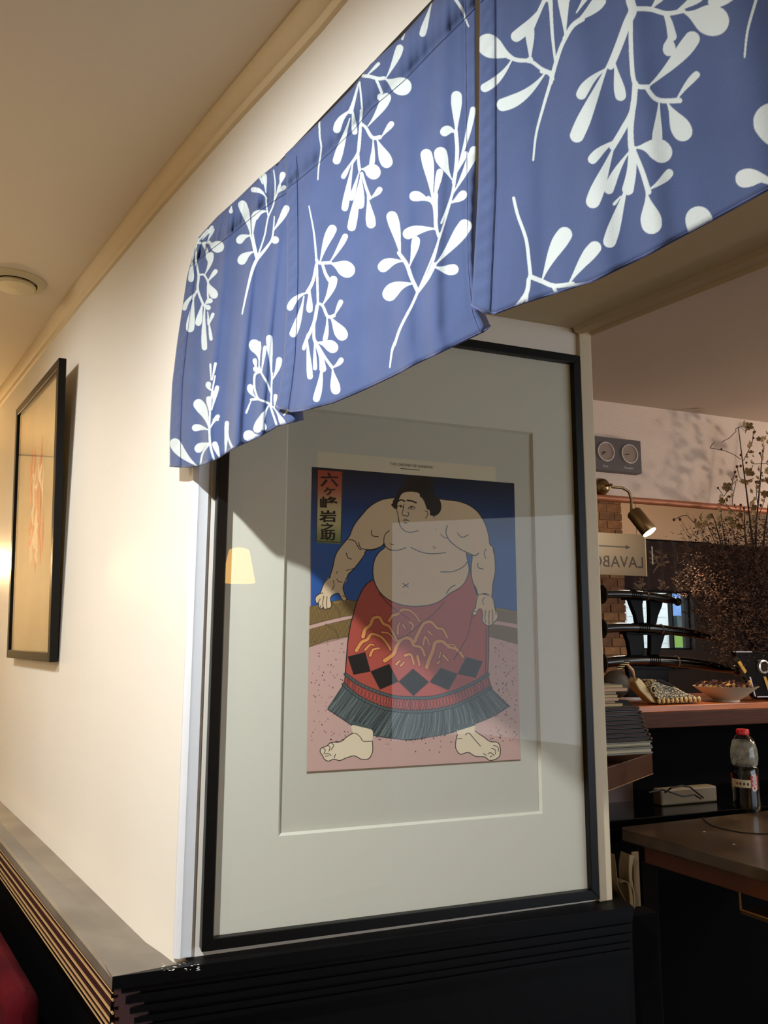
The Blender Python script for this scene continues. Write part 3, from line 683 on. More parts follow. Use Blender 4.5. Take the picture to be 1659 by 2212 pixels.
panel('noren_panel', 'leftmost blue panel of the leaf-printed door curtain, narrowest and farthest from viewer',
      [(430, 512), (418, 545), (404, 600), (395, 660), (383, 740), (372, 830), (367, 930), (367, 1008)],
      [(640, 322), (650, 480), (652, 700), (652, 850), (655, 907)],
      [(430, 512), (470, 468), (515, 428), (560, 384), (600, 352), (640, 322)],
      [(367, 1008), (400, 1010), (430, 1006), (470, 991), (505, 968), (560, 944), (600, 920), (655, 907)],
      [(.32, -.10, .035, .006), (.57, -.16, .045, .010), (.78, -.2, .03, .006), (.2, .05, .05, -.004), (.45, -.1, .06, -.005)], -.030, hemL=.075, curl=.10)
panel('noren_panel', 'middle blue panel of the leaf-printed door curtain, its hem over the framed print',
      [(616, 334), (619, 380), (621, 500), (621, 600), (619, 680), (614, 770), (606, 830), (597, 880)],
      [(1026, -90), (1026, 0), (1027, 220), (1028, 400), (1030, 560), (1040, 660), (1058, 705)],
      [(616, 334), (690, 264), (762, 190), (800, 140), (870, 78), (940, 0), (1026, -90)],
      [(597, 880), (630, 890), (660, 886), (720, 870), (780, 845), (850, 812), (900, 785), (960, 757), (1020, 728), (1046, 716), (1058, 705)],
      [(.62, .0, .05, .006), (.80, -.10, .05, .007), (.40, .02, .06, -.004), (.12, .05, .05, .004)], -.036, hemL=.052, hemR=.05, curl=.045)
panel('noren_panel', 'rightmost blue panel of the leaf-printed door curtain, largest and nearest the viewer',
      [(1037, -96), (1037, 0), (1036, 200), (1034, 400), (1025, 560), (1019, 660)],
      [A.px(1.45, YN, 2.31), A.px(1.45, YN, 2.08), A.px(1.45, YN, 1.844)],
      [(1034, -96)] + [A.px(q_, YN, 2.31) for q_ in (1.05, 1.12, 1.18, 1.24, 1.3, 1.35, 1.4, 1.45)],
      [(1019, 660), (1045, 675), (1070, 678), (1130, 655), (1180, 640), (1280, 608), (1400, 550), (1540, 475), (1659, 410)] + [A.px(q_, YN, 1.844) for q_ in (1.33, 1.37, 1.41, 1.45)],
      [(.20, .06, .03, .005), (.12, .02, .02, -.003), (.30, .05, .03, .005), (.5, .05, .05, .006), (.8, .05, .05, .006)], -.042, nu=230, hemL=.032)
# curtain rod in the pocket
ra = A.hit(452, 500, -.02); rb = A.hit(1034, -80, -.02)
ROD_Z = (ra[1] + rb[1]) / 2 - .012
tag(MB().tube([(ra[0] - .004, 0, 0), (1.5, 0, 0)], .006, 12).build('curtain_rod', mat('rod_black', (24, 24, 26), .4), None, M=A.M @ Matrix.Translation((0, -.024, ROD_Z)), smooth=True), 'thin black rod threaded through the top of the blue curtain', 'rod')
#%%POSTER
PCV = Canvas(650, 985, 1150, 1690, 3.0, (222, 214, 196)); q = PCV
q.T = (3.1904, 640, 980)
def bb(pts): return [(x, y + 1020.9) for x, y in pts]
SKIN, OUT, RED, GR, BLK = (222, 196, 162), (22, 20, 24), (180, 80, 68), (78, 88, 90), (24, 20, 20)
q.poly([(105, 85), (1495, 200), (1550, 2108), (80, 2180)], (206, 168, 160))
for i in range(40):     # blue ground with the darker printed band at its top
    t = i / 39; y = 60 + t * 1150; c = tuple(int(a + (b - a) * min(1, t * 2.6)) for a, b in zip((14, 24, 48), (34, 88, 164)))
    q.poly([(100, y + 20), (1530, y + 140), (1530, y + 172), (100, y + 52)], c)
q.poly([(60, 1085), (180, 1060), (300, 1020), (420, 1040), (500, 1200), (1300, 1200), (1360, 1080), (1560, 1088), (1600, 2300), (60, 2300)], (206, 168, 160))
rope = (150, 122, 74); ropd = (84, 64, 38)
for pts in ([(60, 1062), (200, 1032), (320, 1006), (430, 1020), (420, 1105), (250, 1140), (60, 1192)], bb([(60, 200), (240, 150), (380, 118), (380, 235), (220, 262), (60, 325)]),
            [(1340, 1060), (1420, 1068), (1560, 1095), (1560, 1180), (1360, 1140)], bb([(1300, 155), (1420, 165), (1560, 195), (1560, 300), (1420, 262), (1300, 232)])): q.poly(pts, rope)
for k in range(46):
    x = 80 + k * 8; q.stroke([(x, 1056 - k * 1.1 + (k % 3) * 3), (x + 14, 1180 - k * 2.1)], 3.4, ropd); q.stroke([(x, 1222 - k * 2.2), (x + 16, 1330 - k * 2.0)], 3.4, ropd)
    x = 1330 + k * 5; q.stroke([(x, 1068 + k * .7), (x + 8, 1150 + k * .6)], 2, ropd); q.stroke([(x - 10, 1178 + k * .8), (x, 1258 + k * 1.2)], 2, ropd)
for p in ([(60, 1062), (200, 1032), (320, 1006), (430, 1020)], [(60, 1190), (250, 1140), (420, 1105)], bb([(60, 200), (240, 150), (380, 118)]), bb([(60, 325), (220, 262), (380, 235)]), bb([(1300, 155), (1420, 165), (1560, 195)]), bb([(1300, 232), (1420, 262), (1560, 300)]), [(1340, 1060), (1420, 1068), (1560, 1095)], [(1360, 1140), (1560, 1180)]): q.stroke(p, 4, ropd)
for p in ([(250, 1030), (290, 1080), (300, 1125)], bb([(205, 160), (270, 200), (285, 250)])): q.stroke(p, 18, (120, 96, 58)); q.stroke(p, 3, ropd)
rs = random.Random(3)
for _ in range(240):
    x, y = rs.choice([(rs.uniform(100, 340), rs.uniform(1290, 1980)), (rs.uniform(1370, 1520), rs.uniform(1290, 1980)), (rs.uniform(180, 1450), rs.uniform(1890, 2060))])
    q.stroke([(x, y), (x + 2, y + 2)], rs.choice([4, 5, 7]), (70, 52, 56))
# apron
q.poly([(560, 860), (500, 885), (455, 940), (415, 1030), (390, 1120), (372, 1190), (355, 1300), (345, 1420), (338, 1515), (325, 1580), (450, 1680), (600, 1760), (720, 1785), (860, 1785), (1000, 1765), (1130, 1725), (1260, 1665), (1345, 1600), (1320, 1510), (1326, 1340), (1322, 1190), (1270, 1060), (1245, 980), (1210, 870), (1190, 760), (1000, 900), (700, 900)], RED)
q.stroke([(560, 860), (500, 885), (455, 940), (415, 1030), (390, 1120), (372, 1190), (355, 1300), (345, 1420), (338, 1515)], 7, OUT)
q.stroke([(1190, 765), (1215, 880), (1248, 985), (1250, 1060), (1215, 1130)], 5, OUT); q.stroke(bb([(1326, 170), (1326, 350), (1320, 490)]), 6, OUT); q.stroke(bb([(1308, 180), (1308, 350), (1302, 500)]), 4, OUT)
MO = [([(460, 240), (475, 190), (510, 160), (530, 115), (572, 108), (600, 150), (640, 170), (670, 220), (695, 270)], 26), ([(415, 335), (450, 280), (490, 260), (520, 222), (580, 240), (620, 280), (650, 330)], 24),
      ([(640, 130), (665, 95), (700, 85), (730, 55), (780, 60), (820, 90), (850, 135)], 20), ([(610, 405), (670, 360), (690, 310), (730, 255), (785, 255), (810, 300), (860, 315), (885, 370)], 28),
      ([(815, 275), (840, 220), (880, 150), (930, 140), (970, 180), (1010, 190), (1040, 245)], 24), ([(900, 450), (915, 400), (940, 340), (960, 280), (1010, 275), (1050, 310), (1110, 330), (1150, 380)], 28),
      ([(700, 220), (700, 170), (715, 145)], 16), ([(780, 140), (805, 160), (795, 200)], 16), ([(735, 160), (755, 190)], 14), ([(590, 210), (640, 220), (680, 270)], 14), ([(475, 330), (510, 295), (535, 300)], 16), ([(510, 370), (530, 330), (575, 320)], 20),
      ([(750, 370), (790, 365), (810, 430)], 20), ([(690, 430), (715, 405)], 16), ([(720, 440), (745, 415)], 14), ([(835, 375), (850, 440)], 20), ([(875, 295), (890, 240), (920, 300)], 16), ([(910, 205), (940, 230)], 16), ([(985, 385), (995, 345)], 14), ([(1015, 370), (1050, 410)], 16), ([(975, 425), (990, 405)], 14), ([(1040, 295), (1090, 300), (1110, 345)], 12)]
for p, w in MO: q.stroke(bb(p), w + 8, (110, 30, 28), w * .6 + 8)
for p, w in MO: q.stroke(bb(p), w, (232, 160, 92), w * .6)
for p in ([(355, 378), (475, 347), (512, 480), (395, 503)], [(512, 480), (640, 428), (705, 550), (577, 605)], [(705, 550), (805, 460), (915, 553), (808, 650)], [(918, 553), (995, 455), (1112, 497), (1050, 610)], [(1112, 497), (1170, 380), (1285, 412), (1235, 525)]): q.poly(bb(p), BLK)
for p in ([(570, 960), (640, 1040), (720, 1100), (780, 1140)], bb([(1020, 0), (950, 80), (860, 150), (760, 230), (700, 260)]), bb([(1210, 90), (1185, 220), (1140, 310), (1085, 398)])): q.stroke(p, 5, (60, 16, 20))
# braid and fringe
up = [(338, 500), (450, 575), (600, 635), (700, 658), (830, 664), (950, 657), (1080, 622), (1200, 572), (1322, 500)]
lo = [(325, 570), (430, 655), (580, 725), (700, 750), (830, 757), (960, 747), (1100, 712), (1230, 652), (1340, 592)]
hm = [(215, 740), (290, 790), (400, 862), (500, 912), (620, 936), (780, 952), (900, 935), (1050, 908), (1200, 852), (1350, 792), (1470, 720)]
q.poly(bb(lo + hm[::-1]), GR)
def cat_at(p, t): c = catmull(p, False); return c[min(len(c) - 1, int(t * (len(c) - 1)))]
for k in range(210):
    t = k / 209; a = cat_at(lo, t); b = cat_at(hm, t); j = rs.uniform(-6, 8)
    m = ((a[0] + b[0]) / 2 + (6 if t > .5 else -6), (a[1] + b[1]) / 2 + 6)
    q.stroke(bb([a, m, (b[0] + j, b[1] + rs.uniform(-14, 10))]), 3.4, rs.choice([(34, 40, 44), (40, 46, 50), (128, 138, 136), (104, 114, 114)]))
q.stroke(bb(hm), 4, OUT)
for k in range(120):
    t = k / 119; a = cat_at(up, t); b = cat_at(lo, min(1, t + .02)); c = cat_at(lo, max(0, t - .02))
    q.stroke(bb([a, b]), 3, (60, 44, 50)); q.stroke(bb([a, c]), 3, (60, 44, 50))
for cur in (up, lo):
    q.stroke(bb(cur), 24, OUT); q.stroke(bb(cur), 17, (84, 98, 100))
    for k in range(90):
        a = cat_at(cur, k / 89); q.stroke(bb([(a[0] - 6, a[1] + 7), (a[0] + 6, a[1] - 7)]), 3, (38, 46, 50))
# body
def shape(pts, fill, lw=5, col=OUT): q.poly(pts, fill, True); q.stroke([pts[0]] + pts[1:] + [pts[0]], lw, col)
body = [(700, 303), (620, 310), (560, 330), (500, 370), (450, 425), (410, 475), (385, 520), (365, 570), (320, 625), (280, 680), (262, 730), (252, 780), (240, 820), (234, 856), (285, 872), (345, 858), (360, 830), (400, 790), (440, 740), (468, 700), (482, 668),
        (530, 664), (580, 642), (607, 625), (607, 648), (570, 680), (540, 730), (528, 800), (535, 870), (560, 930), (600, 980), (660, 1020), (740, 1045), (830, 1052), (930, 1040), (1000, 1010), (1060, 962), (1130, 922), (1170, 872), (1190, 810), (1186, 760), (1172, 690),
        (1192, 700), (1212, 705), (1205, 800), (1215, 880), (1240, 930), (1255, 972), (1300, 968), (1345, 985), (1355, 900), (1370, 820), (1370, 740), (1358, 650), (1335, 625), (1325, 560), (1300, 480), (1250, 400), (1180, 350), (1100, 325), (1030, 318), (960, 305)]
q.poly(body, SKIN, True); q.stroke(body, 6, OUT)
q.poly([(700, 296), (960, 296), (960, 330), (700, 330)], SKIN)
lh = [(235, 850), (200, 880), (180, 920), (165, 960), (140, 980), (130, 1000), (138, 1030), (152, 1030), (155, 1056), (170, 1070), (186, 1060), (196, 1074), (212, 1068), (226, 1066), (240, 1058), (243, 1035), (235, 1000), (250, 975), (290, 962), (312, 1000), (330, 1016), (347, 1000), (332, 965), (322, 920), (345, 858)]
rh = [(1255, 970), (1240, 1020), (1235, 1060), (1215, 1090), (1220, 1112), (1240, 1110), (1255, 1075), (1275, 1072), (1285, 1110), (1280, 1150), (1300, 1175), (1320, 1185), (1345, 1182), (1362, 1162), (1385, 1140), (1388, 1100), (1368, 1060), (1360, 1010), (1345, 985)]
for hnd in (lh, rh): q.poly(hnd, SKIN, True); q.stroke(hnd, 5, OUT)
for p in ([(165, 1000), (150, 1028)], [(190, 980), (182, 1030), (186, 1055)], [(212, 985), (208, 1035), (212, 1062)], [(140, 980), (160, 965), (185, 960)], [(255, 875), (260, 910), (245, 940)], [(280, 862), (290, 880), (315, 885)], [(170, 1045), (165, 1062)], [(275, 825), (285, 812)], [(318, 980), (335, 985)],
          [(1305, 1080), (1300, 1130), (1304, 1165)], [(1330, 1080), (1328, 1130), (1328, 1178)], [(1350, 1075), (1355, 1120), (1352, 1165)], [(1300, 990), (1285, 1010), (1290, 1040)], [(1262, 972), (1300, 962), (1330, 975)], [(1370, 1070), (1378, 1110)], [(1222, 1085), (1240, 1090)]): q.stroke(p, 4, OUT)
for p, w in (([(640, 530), (610, 562), (605, 620), (640, 660), (700, 665), (756, 648)], 5), ([(790, 646), (860, 678), (940, 690), (1030, 682)], 5), ([(1040, 495), (1032, 550), (1060, 602), (1120, 652), (1180, 682), (1230, 702), (1256, 686)], 6), ([(995, 815), (1080, 812), (1150, 780), (1182, 742)], 5),
             ([(362, 592), (402, 602), (430, 650), (446, 662)], 5), ([(430, 610), (445, 650), (510, 662), (580, 642), (606, 615)], 5), ([(345, 805), (400, 790)], 4), ([(518, 530), (525, 565), (565, 572)], 5), ([(1110, 545), (1140, 576), (1186, 560)], 5), ([(345, 685), (355, 715), (380, 726)], 5),
             ([(1250, 755), (1255, 785), (1290, 796)], 5), ([(950, 430), (942, 480), (962, 522)], 6), ([(995, 555), (1020, 578), (1046, 580)], 4), ([(1035, 962), (1062, 925), (1096, 905)], 5), ([(1308, 655), (1295, 690), (1306, 722)], 4), ([(650, 620), (660, 626), (672, 624)], 4), ([(945, 635), (948, 650), (962, 648)], 4), ([(735, 892), (752, 908), (772, 920)], 5), ([(735, 920), (752, 908), (772, 896)], 5), ([(1335, 625), (1352, 640), (1362, 690)], 5)): q.stroke(p, w, OUT)
# head
q.poly([(690, 300), (700, 470), (740, 530), (845, 530), (962, 520), (945, 430), (960, 300)], SKIN)
hair = [(672, 372), (665, 330), (685, 298), (700, 255), (732, 222), (750, 170), (820, 140), (900, 168), (942, 205), (952, 280), (985, 310), (1000, 360), (990, 402), (958, 428), (918, 420), (900, 380), (860, 300), (760, 280), (700, 340)]
q.poly(hair, (28, 22, 20), True)
face = [(745, 266), (800, 262), (848, 275), (852, 310), (880, 340), (888, 385), (912, 385), (922, 405), (912, 440), (888, 456), (872, 440), (872, 490), (842, 530), (780, 542), (735, 522), (712, 485), (702, 430), (692, 375), (700, 330), (722, 280)]
q.poly(face, SKIN, True); q.stroke(face[15:] + face[:1], 4, OUT); q.stroke([(702, 430), (712, 485), (735, 522), (780, 542), (842, 530)], 5, OUT)
q.poly([(655, 350), (690, 340), (697, 372), (680, 380)], (28, 22, 20), True); q.poly([(790, 150), (900, 165), (930, 110), (850, 95), (780, 120)], (30, 26, 30), True)
for p, w in (([(700, 330), (722, 318), (748, 328)], 9), ([(765, 322), (795, 326), (826, 338)], 10), ([(704, 362), (720, 356), (738, 372)], 5), ([(772, 376), (795, 362), (820, 372)], 5), ([(775, 380), (800, 384), (818, 378)], 3), ([(742, 348), (738, 380), (729, 415), (742, 428), (750, 424)], 4), ([(752, 428), (768, 430), (776, 412), (768, 402)], 4),
             ([(736, 462), (752, 458), (778, 464)], 4), ([(742, 472), (760, 474)], 3), ([(885, 395), (905, 400), (902, 430), (890, 445)], 4), ([(745, 480), (765, 478)], 3), ([(740, 455), (752, 450), (765, 456)], 3)): q.stroke(p, w, OUT)
q.stroke([(718, 364), (721, 366)], 9, OUT); q.stroke([(792, 372), (795, 373)], 10, OUT)
# feet
lf = [(385, 850), (388, 905), (350, 930), (300, 965), (240, 970), (212, 992), (172, 1010), (165, 1035), (180, 1058), (195, 1085), (222, 1098), (260, 1085), (300, 1094), (345, 1076), (400, 1062), (450, 1085), (500, 1080), (526, 1030), (524, 960), (518, 880)]
rf = [(1115, 870), (1110, 915), (1100, 960), (1100, 1010), (1130, 1050), (1185, 1038), (1235, 1065), (1300, 1070), (1330, 1092), (1372, 1086), (1402, 1060), (1406, 1010), (1388, 970), (1335, 962), (1290, 930), (1232, 892), (1225, 850)]
for ft in (lf, rf): q.poly(bb(ft), (232, 214, 186), True); q.stroke(bb(ft[1:-1]), 5, OUT)
for p in ([(215, 990), (232, 1000), (225, 1030)], [(240, 972), (258, 990), (240, 1020)], [(185, 1010), (200, 1020), (190, 1045)], [(195, 1050), (220, 1045), (240, 1060)], [(270, 960), (300, 965), (330, 950)], [(200, 1065), (225, 1060)], [(350, 930), (400, 905), (440, 930), (460, 960), (520, 960)], [(262, 1075), (270, 1050)],
          [(1165, 918), (1190, 905), (1230, 950), (1270, 995)], [(1345, 1010), (1370, 1020), (1372, 1050)], [(1360, 990), (1388, 1000), (1394, 1030)], [(1320, 1050), (1340, 1040), (1365, 1060)], [(1110, 945), (1140, 942)], [(1290, 1045), (1310, 1060)], [(1335, 1070), (1350, 1062)]): q.stroke(bb(p), 4, OUT)
q.poly(bb([(380, 845), (520, 880), (520, 860), (380, 820)]), GR); q.poly(bb([(1105, 845), (1235, 835), (1235, 850), (1110, 890)]), GR)
# title cartouche
for i in range(50):
    t = i / 49; y = 108 + t * 492; c = [(168, 66, 52), (176, 96, 74), (198, 180, 136), (200, 190, 140), (120, 132, 84)]; k = min(3, int(t * 4)); fr = t * 4 - k
    q.poly([(148 - 10 * t, y), (318 - 10 * t, y + 12), (318 - 10 * t, y + 24), (148 - 10 * t, y + 12)], tuple(int(c[k][j] + (c[k + 1][j] - c[k][j]) * fr) for j in range(3)))
q.stroke([(148, 110), (318, 122), (308, 612), (138, 604), (148, 110)], 5, (60, 44, 30), smooth=False)
for ch, x, y, s, sx in (('六', 226, 178, 100, 1.3), ('ヶ', 226, 258, 74, 1.4), ('峰', 224, 338, 92, 1.4), ('岩', 216, 430, 84, 1.45), ('之', 215, 505, 58, 1.8), ('助', 215, 562, 72, 1.5)):
    q.glyph(ch, x, y, s, (18, 16, 18), .012, sx); q.glyph(ch, x + 3, y + 2, s, (18, 16, 18), .012, sx)
q.T = (1, 0, 0); q.blur()
YM = -.006          # face of the print inside the frame
pc = [B.hit(*p, YM) for p in ((672, 1007), (1110, 1045), (1125, 1640), (665, 1667))]
px0, px1 = (pc[0][0] + pc[3][0]) / 2, (pc[1][0] + pc[2][0]) / 2; pz0, pz1 = (pc[2][1] + pc[3][1]) / 2, (pc[0][1] + pc[1][1]) / 2
fx0 = (B.hit(473, 997, -.03)[0] + B.hit(435, 2057, -.03)[0]) / 2; fx1 = (B.hit(1253, 768, -.03)[0] + B.hit(1297, 1943, -.03)[0]) / 2
fz0 = (B.hit(435, 2057, -.03)[1] + B.hit(1297, 1943, -.03)[1]) / 2; fz0 = max(fz0, RAIL + .001); fz1 = B.hit(1253, 768, -.03)[1]
print('FRAME', fx0, fx1, fz0, fz1, 'LB', LB, 'SOFF', SOFF, 'nz', nz, 'KEY', KEYP, 'slope', slope, 'print', px0, px1, pz0, pz1, 'corners', pc)
def picture_frame(root, w, h, bar, dep, m):     # four mitred bars
    for pts in ([(0, 0), (w, 0), (w - bar, bar), (bar, bar)], [(0, h), (bar, h - bar), (w - bar, h - bar), (w, h)], [(0, 0), (bar, bar), (bar, h - bar), (0, h)], [(w, 0), (w, h), (w - bar, h - bar), (w - bar, bar)]):
        MB().prism(pts, -dep, 0, 'y').build('frame_bar', m, root, bevel=.0015)
fw, fh = fx1 - fx0, fz1 - fz0; DEP = .030
fr = thing('framed_print', 'large black-framed wrestler print on the reveal under the blue curtain', 'picture', B.M, (fx0, 0, fz0))
picture_frame(fr, fw, fh, .0215, DEP, frame_blk)
mat_m = mat('passepartout', (222, 218, 206), .8, bump=(160, .0002))
mc = [B.hit(*p, -.012) for p in ((622, 885), (1150, 928), (1172, 1770), (600, 1792))]
mx0, mx1 = (mc[0][0] + mc[3][0]) / 2 - fx0, (mc[1][0] + mc[2][0]) / 2 - fx0; mz0, mz1 = (mc[2][1] + mc[3][1]) / 2 - fz0, (mc[0][1] + mc[1][1]) / 2 - fz0
mb = MB(); yf, yb = -.013, -.0056; e = .0045
def ring(x0, x1, z0, z1, y): return [(x0, y, z0), (x1, y, z0), (x1, y, z1), (x0, y, z1)]
vs = ring(.02, fw - .02, .02, fh - .02, yf) + ring(mx0, mx1, mz0, mz1, yf) + ring(mx0 + e, mx1 - e, mz0 + e, mz1 - e, yb)
mb.add(vs, [(i, (i + 1) % 4, 4 + (i + 1) % 4, 4 + i) for i in range(4)] + [(4 + i, 4 + (i + 1) % 4, 8 + (i + 1) % 4, 8 + i) for i in range(4)])
mb.build('mat_board', mat_m, fr)
MB().box(.01, fw - .01, -.0052, -.001, .01, fh - .01).build('backing', mat('backing_paper', (204, 200, 188), .85), fr)
sx0, sx1 = B.hit(686, 1000, YM)[0] - fx0, B.hit(1071, 1030, YM)[0] - fx0
MB().box(sx0, sx1, -.0056, -.0053, pz1 - fz0 - .02, B.hit(880, 992, YM)[1] - fz0).build('paper_sheet', mat('print_paper', (224, 212, 186), .8), fr)
tex = q.bake(B, px0, px1, pz0, pz1, YM, 3000)
pm = image_mat('wrestler_print', tex, .75, bump=(700, .0001))
g = MB(); g.grid([[(px0 - fx0, YM, pz0 - fz0), (px1 - fx0, YM, pz0 - fz0)], [(px0 - fx0, YM, pz1 - fz0), (px1 - fx0, YM, pz1 - fz0)]], [[(0, 0), (1, 0)], [(0, 1), (1, 1)]])
g.build('print', pm, fr)
MB().prism([(px0 - fx0 - .0, pz0 - fz0 - .004), (px1 - fx0, pz0 - fz0 - .003), (px1 - fx0, pz0 - fz0), (px0 - fx0, pz0 - fz0)], -.0058, -.0054, 'y').build('print_edge', mat('print_edge', (120, 96, 74), .8), fr)
hc = B.hit(889, 1006, YM)
text_obj('THE CASTING OF LONDON', .0085, ink, fr, hc[0] - fx0, -.0059, hc[1] - fz0, extrude=.0001)
MB().box(hc[0] - fx0 - .028, hc[0] - fx0 + .02, -.006, -.0057, hc[1] - fz0 - .0095, hc[1] - fz0 - .008).build('caption_rule', ink, fr)
MB().box(.02, fw - .02, -.0185, -.0165, .02, fh - .02).build('glass_pane', glass_mat('picture_glass', (.97, .98, .97), 1.5, .75), fr)
MB().box(.0215, .0245, -.0165, -.0125, .02, fh - .02).build('spacer', mat('wood_spacer', (132, 104, 70), .6), fr)
#%%LEFTPIC
pb0 = A.hit(20, 1421, -.02); pb1 = A.hit(114, 1429, -.02)
tpx = A.hit(43, 884, -.045); tpn = A.hit(138, 780, -.045)
lw_, lh_ = pb1[0] - pb0[0], ((tpx[1] + tpn[1]) / 2 - (pb0[1] + pb1[1]) / 2)
print('LEFTPIC', lw_, lh_, pb0, pb1, tpx, tpn)
lp = thing('framed_picture', 'black-framed abstract orange painting on the cream left wall', 'picture', A.M, (pb0[0], -.006, (pb0[1] + pb1[1]) / 2), Matrix.Rotation(math.radians(1.9), 4, 'X'))
picture_frame(lp, lw_, lh_, .030, .024, frame_blk)
MB().box(.02, lw_ - .02, -.006, -.001, .02, lh_ - .02).build('backing', mat('sand_ground', (206, 176, 128), .7, bump=(60, .0006), var=((190, 158, 112), 5)), lp)
st = MB(); st2 = MB(); rr = random.Random(8)
for k in range(46):
    x = lw_ * (.5 + rr.gauss(0, .07)); z = lh_ * rr.uniform(.30, .62); l = rr.uniform(.06, .2)
    (st if k % 3 else st2).tube([(x, -.0065, z), (x + rr.uniform(-.01, .01), -.0075, z + l / 2), (x + rr.uniform(-.016, .016), -.0065, z + l)], [.001, rr.uniform(.004, .012), .001], 6)
st.build('brush_strokes', mat('orange_paint', (224, 136, 90), .5), lp, smooth=True)['kind'] = 'stuff'
st2.build('brush_strokes', mat('pale_paint', (240, 206, 160), .5), lp, smooth=True)['kind'] = 'stuff'
MB().box(.028, lw_ - .028, -.018, -.0165, .028, lh_ - .028).build('glass_pane', _m.setdefault('pg', glass_mat('picture_glass_left', (.96, .97, .96), 1.5, 1.0)), lp)
# ceiling vent
VZ = .7 * CEIL1 + .3 * interp(CE, -1.25); VZ = VZ + (interp(CE, -1.25) - VZ) * .88; vc = hitz(34, 604, VZ); ve = hitz(97, 604, VZ); vr = float(np.linalg.norm(ve - vc))
vt = thing('ceiling_vent', 'round cream air vent on the ceiling left of the crown moulding', 'vent', Matrix.Translation((vc[0], vc[1], VZ - .002)))
vm = mat('vent_cream', (206, 190, 150), .5)
MB().lathe([(vr, 0), (vr, -.006), (vr * .93, -.012), (vr * .74, -.016), (vr * .70, -.014), (vr * .70, 0)], 48).build('ring', vm, vt, smooth=True)
MB().lathe([(0.001, -.014), (vr * .62, -.014), (vr * .655, -.018), (vr * .655, -.022), (vr * .60, -.028), (.001, -.030)], 48, caps=False).build('disc', vm, vt, smooth=True)
MB().lathe([(vr * .70, -.001), (.01, -.001)], 32, caps=False).build('throat', mat('vent_dark', (60, 50, 38), .8), vt)
#%%BENCH
s_e = A.loc(hitz(62, 2212, .70))[0]
be = thing('banquette', 'dark red velvet bench back below the fluted ledge at lower left', 'bench', A.M, (s_e - 1.6, DA * -1 - .10, 0))
velv = mat('red_velvet', (84, 12, 20), .95, bump=(60, .002), var=((56, 6, 14), 7), spec=.1)
MB().box(0, 1.6, 0, .07, .42, .755).build('backrest', velv, be, bevel=.03, smooth=True)
MB().box(0, 1.6, -.42, .07, .28, .45).build('seat', velv, be, bevel=.03, smooth=True)
MB().box(.02, 1.58, -.40, .06, 0, .28).build('plinth', frame_blk, be)
# warm sconces along wall A
def sconce(label, s, z, pw, out=.14):
    t = thing('wall_sconce', label, 'lamp', A.M, (s, 0, z))
    br = mat('brass_old', (120, 96, 54), .35, metal=.9)
    MB().lathe([(.001, 0), (.045, 0), (.045, -.008), (.03, -.016), (.001, -.018)], 24, axis='y', c=(0, 0, -.09), caps=False).build('wall_plate', br, t, smooth=True)
    MB().tube([(0, -.01, -.09), (0, -out * .6, -.11), (0, -out, -.09), (0, -out, -.03)], .005, 8).build('arm', br, t, smooth=True)
    m = mat('lit_shade', (250, 214, 150), .8, emit=((255, 202, 120), 4.0)); nt = m.node_tree
    tr = nt.nodes.new('ShaderNodeBsdfTransparent'); mx = nt.nodes.new('ShaderNodeMixShader'); mx.inputs[0].default_value = .55
    nt.links.new(tr.outputs[0], mx.inputs[1]); nt.links.new(nt.nodes['Principled BSDF'].outputs[0], mx.inputs[2]); nt.links.new(mx.outputs[0], nt.nodes['Material Output'].inputs[0])
    MB().lathe([(.075, -.085), (.072, -.084), (.052, .075), (.054, .075)], 32, c=(0, -out, 0)).build('lamp_shade', m, t, smooth=True)
    P = A.P(s, -out, z - .02)
    light('POINT', 'sconce_bulb', P, pw, (1.0, .70, .36), .05)
    return t
sconce('shaded wall lamp beyond the framed abstract painting', -3.45, A.hit(-60, 1200)[1], 60, .21)
d = ray(516, 1215); tB = (-.018 - (EYE - B.O) @ B.y) / (d @ B.y); Pm = EYE + d * tB; dr = d - 2 * (d @ B.y) * B.y
LK = (4.4 - float(np.linalg.norm(Pm - EYE))) / float(np.linalg.norm(dr)); Pl_ = Pm + dr * LK; print('LAMP', Pl_, A.loc(Pl_))
pen = thing('pendant_lamp', 'lit cream pendant lamp behind the viewer, mirrored at the left of the glass', 'lamp', Matrix.Translation(tuple(Pl_)))
sh = mat('lit_pendant_shade', (250, 206, 120), .8, emit=((255, 186, 70), 24.0))
MB().lathe([(.001, -.10), (.088, -.105), (.090, -.108), (.054, .066), (.032, .076), (.001, .078)], 32, caps=False).build('lamp_shade', sh, pen, smooth=True)
MB().lathe([(.001, .075), (.030, .075), (.027, .09), (.03, .099), (.022, .111), (.024, .123), (.009, .135), (.001, .138)], 20, caps=False).build('lamp_cap', mat('cap_cream', (220, 190, 140), .5), pen, smooth=True)
MB().tube([(0, 0, .13), (0, 0, SOFF - Pl_[2])], .003, 6).build('cord', frame_blk, pen)
#%%ROOM2

